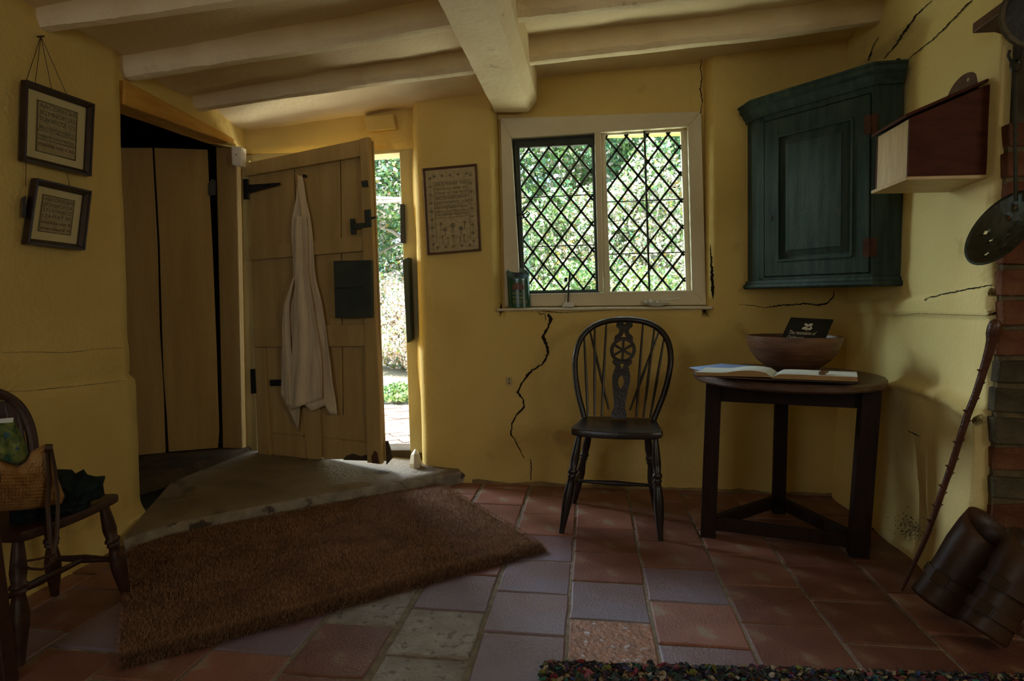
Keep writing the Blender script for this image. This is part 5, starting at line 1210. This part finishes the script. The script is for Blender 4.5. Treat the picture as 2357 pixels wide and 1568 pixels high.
def inside(px_, py_, poly):
    x = np.array([p.x for p in poly]); y = np.array([p.y for p in poly]); r = np.zeros(len(px_), bool); n = len(poly); j = n - 1
    for i in range(n):
        c = ((y[i] > py_) != (y[j] > py_)) & (px_ < (x[j] - x[i]) * (py_ - y[i]) / (y[j] - y[i] + 1e-12) + x[i]); r ^= c; j = i
    return r
def blades(name, pos, hgt, lean_, wid, m, parent, mats_idx=None, mlist=None):
    """many thin triangular fibres as one mesh"""
    n = len(pos); org = Vector(parent['_w']) if parent is not None else Vector((0, 0, 0))
    a = rng.uniform(0, 2 * np.pi, n); l = rng.uniform(.2, 1, n) * lean_; w = wid * rng.uniform(.6, 1.3, n); h = hgt * rng.uniform(.5, 1.2, n)
    base = pos - np.array(org)
    d = np.stack([np.cos(a), np.sin(a), np.zeros(n)], 1); s = np.stack([-np.sin(a), np.cos(a), np.zeros(n)], 1)
    v = np.empty((n, 3, 3)); v[:, 0] = base - s * w[:, None] / 2; v[:, 1] = base + s * w[:, None] / 2
    v[:, 2] = base + d * l[:, None]; v[:, 2, 2] += h
    me = bpy.data.meshes.new(name); me.vertices.add(3 * n); me.vertices.foreach_set('co', v.reshape(-1)); me.loops.add(3 * n); me.loops.foreach_set('vertex_index', np.arange(3 * n, dtype=np.int32))
    me.polygons.add(n); me.polygons.foreach_set('loop_start', np.arange(0, 3 * n, 3, dtype=np.int32)); me.polygons.foreach_set('loop_total', np.full(n, 3, dtype=np.int32))
    for q in (mlist or [m]): me.materials.append(q)
    if mats_idx is not None: me.polygons.foreach_set('material_index', mats_idx.astype(np.int32))
    me.update(); me.validate(); o = bpy.data.objects.new(name, me); S.collection.objects.link(o)
    if parent is not None: o.parent = parent
    o['_w'] = tuple(org); o['kind'] = 'stuff'; return o
nf = 210000
bb = [min(p.x for p in rd), max(p.x for p in rd), min(p.y for p in rd), max(p.y for p in rd)]
X_ = rng.uniform(bb[0], bb[1], nf); Y_ = rng.uniform(bb[2], bb[3], nf); k_ = inside(X_, Y_, rd); X_, Y_ = X_[k_], Y_[k_]
M['coir2'] = mat('dark_coir_fibre', (.09, .04, .02), (.16, .075, .035), .95, 9)
M['coir3'] = mat('pale_coir_fibre', (.34, .20, .11), (.40, .25, .15), .9, 9)
blades('coir_pile', np.stack([X_, Y_, np.full(len(X_), .020)], 1), .010, .012, .0013, None, mat_o, rng.choice([0, 0, 0, 1, 1, 2], len(X_)), [M['coir'], M['coir2'], M['coir3']])
# shaggy front edge
e0, e1 = mc[1], mc[2]; ne = 30000; t_ = rng.uniform(.01, .985, ne); ex2 = e0.x + (e1.x - e0.x) * t_; ey2 = e0.y + (e1.y - e0.y) * t_; inn = rng.uniform(-.010, .05, ne) ; nn2 = Vector((-(e1 - e0).y, (e1 - e0).x, 0)).normalized()
if (cen - e0).dot(nn2) < 0: nn2 = -nn2
blades('shaggy_edge', np.stack([ex2 + nn2.x * inn, ey2 + nn2.y * inn, np.where(inn > .012, .018, .003 + np.clip(inn + .01, 0, .03) * .5)], 1), .016, .028, .0018, None, mat_o, rng.choice([0, 1, 1, 2], ne), [M['coir'], M['coir2'], M['coir3']])

# ================================================================== RAG RUG
ra, rb = atZ(1252, 1532, .012), atZ(2400, 1562, .012)
rq = [Vector((ra.x, ra.y, 0)), Vector((rb.x + .1, rb.y, 0)), Vector((rb.x + .25, .95, 0)), Vector((ra.x - .03, .95, 0))]
rg = thing('rag_rug', tuple(sum(rq, Vector()) / 4), 'multicoloured rag rug showing along the bottom right edge', 'rug')
MB().prism([p + Vector((0, 0, .004)) for p in rq][::-1], (0, 0, .008)).build('hessian_base', M['coir2'], rg)
rc_ = [(.02, .022, .03), (.03, .05, .045), (.16, .02, .03), (.03, .12, .09), (.03, .05, .16), (.22, .17, .10), (.06, .06, .06), (.10, .025, .03), (.25, .22, .16), (.05, .03, .06), (.12, .13, .03), (.24, .08, .11)]
rms = [mat('rag_strip_%s' % 'abcdefghijkl'[i], c, tuple(q * 1.5 for q in c), .95, 40) for i, c in enumerate(rc_)]
for m__, nm_ in zip(rms, ('charcoal', 'bottle_green', 'crimson', 'teal', 'navy', 'tan', 'grey', 'maroon', 'oatmeal', 'plum', 'olive', 'pink')): m__.name = nm_ + '_rag'
nt_ = 9500; vs_ = []; fs_ = []; mi_ = []
for i in range(nt_):
    u, v = random.random(), random.random() ** 1.6
    p = bil([rq[0], rq[1], rq[2], rq[3]], u, v)
    if p.y < .9: continue
    if random.random() < .12: p = bil(rq, u, 0) + Vector((0, random.uniform(-.004, .008), 0))
    k = len(vs_); s = random.uniform(.006, .013); b0_ = p + Vector((0, 0, random.uniform(.008, .020)))
    nz = Vector((random.gauss(0, .55), random.gauss(0, .55), 1)).normalized(); B3 = basis(nz, (1, .1, 0)); el = random.uniform(.55, 1)
    vs_.append(b0_ + nz * s * random.uniform(-.5, .25))
    for q_ in range(6):
        a = q_ * 1.047; vs_.append(b0_ + B3 @ Vector((s * math.cos(a) * random.uniform(.8, 1.25), s * el * math.sin(a) * random.uniform(.8, 1.25), s * random.uniform(-.25, .25))))
    fs_ += [(k, k + 1 + q_, k + 1 + (q_ + 1) % 6) for q_ in range(6)]; c_ = random.randrange(12) if random.random() < .6 else random.choice([0, 1, 6, 0, 5, 9]); mi_ += [c_] * 6
mb = MB(); mb.v = vs_; mb.f = fs_; mb.m = mi_; stuff(mb.build('rag_tufts', rms, rg))
# small straw wisp on the mat
tag(MB().tube([atZ(619, 1277, .036), atZ(626, 1275, .038), atZ(630, 1278, .036)], .0016, 5).build('leaf_scrap', M['straw'], None), 'tiny pale leaf scrap lying on the dark middle of the doormat', 'leaf')

# ================================================================== GARDEN
gr = struct(MB().box(-12, 12, 3.56, 26, -.25, -.06).build('ground', M['soil']))
def leaves(name, parent, n, c, rad, size, weights, m4):
    n = int(n * 3.0); size = size * .52; u = rng.normal(size=(n, 3)); u /= np.linalg.norm(u, axis=1)[:, None]; r = rng.uniform(.45, 1, n) ** .6
    lump = 1 + .22 * np.sin(u[:, 0] * 5 + c[0]) * np.sin(u[:, 2] * 6 + c[1])
    pos = np.array(c) + u * (r * lump)[:, None] * np.array(rad)
    pos[:, 2] = np.maximum(pos[:, 2], .0)
    a = rng.normal(size=(n, 3)); a /= np.linalg.norm(a, axis=1)[:, None]; b = rng.normal(size=(n, 3)); b -= a * (a * b).sum(1)[:, None]; b /= np.linalg.norm(b, axis=1)[:, None]
    s = size * rng.uniform(.6, 1.4, n)[:, None]
    org = np.array(parent['_w']); v = np.empty((n, 4, 3)); v[:, 0] = pos - a * s; v[:, 1] = pos + b * s * .55; v[:, 2] = pos + a * s; v[:, 3] = pos - b * s * .55; v -= org
    me = bpy.data.meshes.new(name); me.vertices.add(4 * n); me.vertices.foreach_set('co', v.reshape(-1)); me.loops.add(4 * n); me.loops.foreach_set('vertex_index', np.arange(4 * n, dtype=np.int32))
    me.polygons.add(n); me.polygons.foreach_set('loop_start', np.arange(0, 4 * n, 4, dtype=np.int32)); me.polygons.foreach_set('loop_total', np.full(n, 4, dtype=np.int32))
    for q in m4: me.materials.append(q)
    me.polygons.foreach_set('material_index', rng.choice(len(m4), n, p=weights).astype(np.int32)); me.update(); me.validate()
    o = bpy.data.objects.new(name, me); S.collection.objects.link(o); o.parent = parent; o['_w'] = parent['_w']; o['kind'] = 'stuff'; return o
LM = [M['leaf'], M['leaf_deep'], M['leaf_pale'], M['leaf_autumn']]
def shrub(x, y, rx_, rz_, label, n, size, wts, group='garden shrubs', name='shrub', z0=-.06, cat='shrub'):
    t = thing(name, (x, y, z0), label, cat, group)
    for k in range(5):
        a = k * 1.26; MB().tube([Vector((x, y, z0)), Vector((x + rx_ * .3 * math.cos(a), y + rx_ * .3 * math.sin(a), z0 + rz_ * .8)), Vector((x + rx_ * .7 * math.cos(a), y + rx_ * .6 * math.sin(a), z0 + rz_ * 1.6))], [.02, .014, .006], 5).build('stem', M['bark'], t)
    leaves('foliage', t, n, (x, y, z0 + rz_), (rx_, rx_ * .8, rz_), size, wts, LM); return t
def tree(x, y, hgt, crown, label, n, size, wts, lean_=0., name='tree', r=.12):
    t = thing(name, (x, y, -.06), label, 'tree', 'garden trees')
    tk = [Vector((x + lean_ * q * hgt, y + .05 * math.sin(q * 5), -.06 + hgt * q)) for q in (0, .2, .4, .6, .8, 1)]
    MB().tube(tk, [r, r * .85, r * .75, r * .6, r * .45, r * .2], 8).build('trunk', M['bark'], t, smooth=True)
    for k in range(6):
        a = k * 1.1; b0_ = tk[2].lerp(tk[4], k / 6); MB().tube([b0_, b0_ + Vector((math.cos(a) * crown * .35, math.sin(a) * crown * .3, crown * .25)), b0_ + Vector((math.cos(a) * crown * .8, math.sin(a) * crown * .7, crown * .45))], [r * .4, r * .25, r * .08], 5).build('branch', M['bark'], t)
    leaves('foliage', t, n, (x + lean_ * hgt, y, hgt), (crown, crown * .8, crown * .75), size, wts, LM); return t
shrub(-.55, 6.4, .62, .62, 'bright green bush just outside the left casement, low in view', 5200, .040, (.55, .15, .25, .05))
shrub(.05, 6.9, .70, .75, 'leafy green bush behind the window mullion', 5600, .042, (.50, .2, .25, .05))
shrub(.85, 6.3, .75, .68, 'bush with glare-whitened leaves seen through the right-hand light', 6200, .040, (.42, .12, .40, .06))
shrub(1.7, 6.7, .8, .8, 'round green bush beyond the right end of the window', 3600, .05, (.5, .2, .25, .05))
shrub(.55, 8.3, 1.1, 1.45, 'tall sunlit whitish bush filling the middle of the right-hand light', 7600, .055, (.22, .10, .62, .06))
shrub(-.85, 8.6, 1.1, 1.25, 'tall mixed green bush behind the left casement', 9000, .055, (.40, .22, .34, .04))
shrub(2.4, 9.0, 1.3, 1.3, 'broad green bush far right beyond the others', 3000, .08, (.5, .25, .2, .05))
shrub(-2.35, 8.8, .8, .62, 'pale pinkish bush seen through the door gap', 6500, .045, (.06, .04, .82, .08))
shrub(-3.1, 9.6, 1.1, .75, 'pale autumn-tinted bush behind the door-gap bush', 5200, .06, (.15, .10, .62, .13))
shrub(-1.92, 6.05, .26, .10, 'low bright green plant beside the garden path', 700, .035, (.85, .15, 0, 0), name='path_plant', z0=-.04)
tree(-2.72, 10.2, 3.0, 1.6, 'pale-trunked tree visible through the door gap', 5500, .09, (.45, .28, .22, .05), .01)
tree(-.6, 12.5, 3.6, 2.2, 'dark green tree behind the left half of the window', 8000, .11, (.34, .34, .30, .02), 0)
tree(1.3, 13.0, 3.4, 2.0, 'sunlit pale tree behind the right half of the window', 7000, .11, (.22, .15, .60, .03), 0)
tree(1.0, 10.6, 3.6, 1.1, 'blue-green tree showing in the top right corner of the window', 4200, .08, (.25, .65, .10, 0), 0)
tree(3.6, 12.5, 3.4, 2.2, 'green tree beyond the right side of the garden', 3000, .13, (.5, .35, .13, .02), 0)
tree(-5.2, 12.5, 3.6, 2.4, 'large green tree beyond the left side of the garden', 4000, .13, (.5, .35, .13, .02), 0)
hg = thing('hedge', (0, 16, -.06), 'long mixed hedge closing the far end of the garden', 'hedge')
MB().box(-9, 9, 16.1, 16.3, -.1, 1.2).build('hedge_core', M['leaf_deep'], hg)
for i in range(9): leaves('foliage', hg, 2600, (-8 + i * 2, 15.9, 1.6), (1.5, .5, 1.7), .11, (.36, .26, .34, .04), LM)
# timber rails across the door gap, whitewashed wall foot, path
rl = thing('garden_rail', (-2.4, 8.0, 0), 'two whitened poles crossing behind the top of the door gap', 'rail')
MB().tube([Vector((-3.0, 8.05, -.06)), Vector((-3.0, 8.05, 2.5))], .03, 7).build('post', M['bark'], rl, smooth=True)
for a, b in (((846, 446), (934, 458)), ((856, 474), (936, 462))): MB().tube([atY(a[0] - 75, a[1] + (6 if a[1] < 460 else -4), 8.0), atY(*b, 8.2)], .022, 7).build('pole', M['bark'], rl, smooth=True)
pth_ = struct(MB().box(-3.2, -.55, 3.5, 7.0, -.10, -.035).build('path_bed', M['gravel']))
ang = math.radians(35)
for i in range(-14, 26):
    for j in range(-12, 24):
        cx_ = -1.7 + (i * .222) * math.cos(ang) - (j * .112 + .0) * math.sin(ang); cy_ = 4.4 + (i * .222 + (j % 2) * .111) * math.sin(ang) + j * .112 * math.cos(ang); cx_ += (j % 2) * .111 * math.cos(ang)
        if not (-2.5 < cx_ < -.75 and 3.62 < cy_ < 5.75): continue
        if len([o for o in pth_.children]) > 230: continue
        jz = random.uniform(-.004, .004)
        q = [Vector((cx_ + (a * .104) * math.cos(ang) - b * .049 * math.sin(ang), cy_ + (a * .104) * math.sin(ang) + b * .049 * math.cos(ang), -.05)) for a, b in ((-1, -1), (1, -1), (1, 1), (-1, 1))]
        MB().prism(q, (0, 0, .035 + jz)).build('paver', M['paving'], pth_, origin=q[0])
dstep = struct(MB().box(-2.0, -.9, 3.46, 3.62, -.1, .04).build('trim_7', M['stone'], bevel=.01))
# white pale gable of an outbuilding just showing at the left of the casement
og = thing('outbuilding', (-2.1, 9.2, 0), 'white rendered outbuilding showing as a strip at the left edge of the casement', 'building')
MB().box(-1.78, -1.22, 9.4, 10.4, -.1, 1.55).build('wall', M['render_out'], og)
MB().prism([Vector((-1.85, 9.3, 1.55)), Vector((-1.14, 9.3, 1.55)), Vector((-1.5, 9.3, 1.95))], (0, 1.2, 0)).build('roof', M['terracotta'], og)
for o in S.objects:
    if '_w' in o: del o['_w']
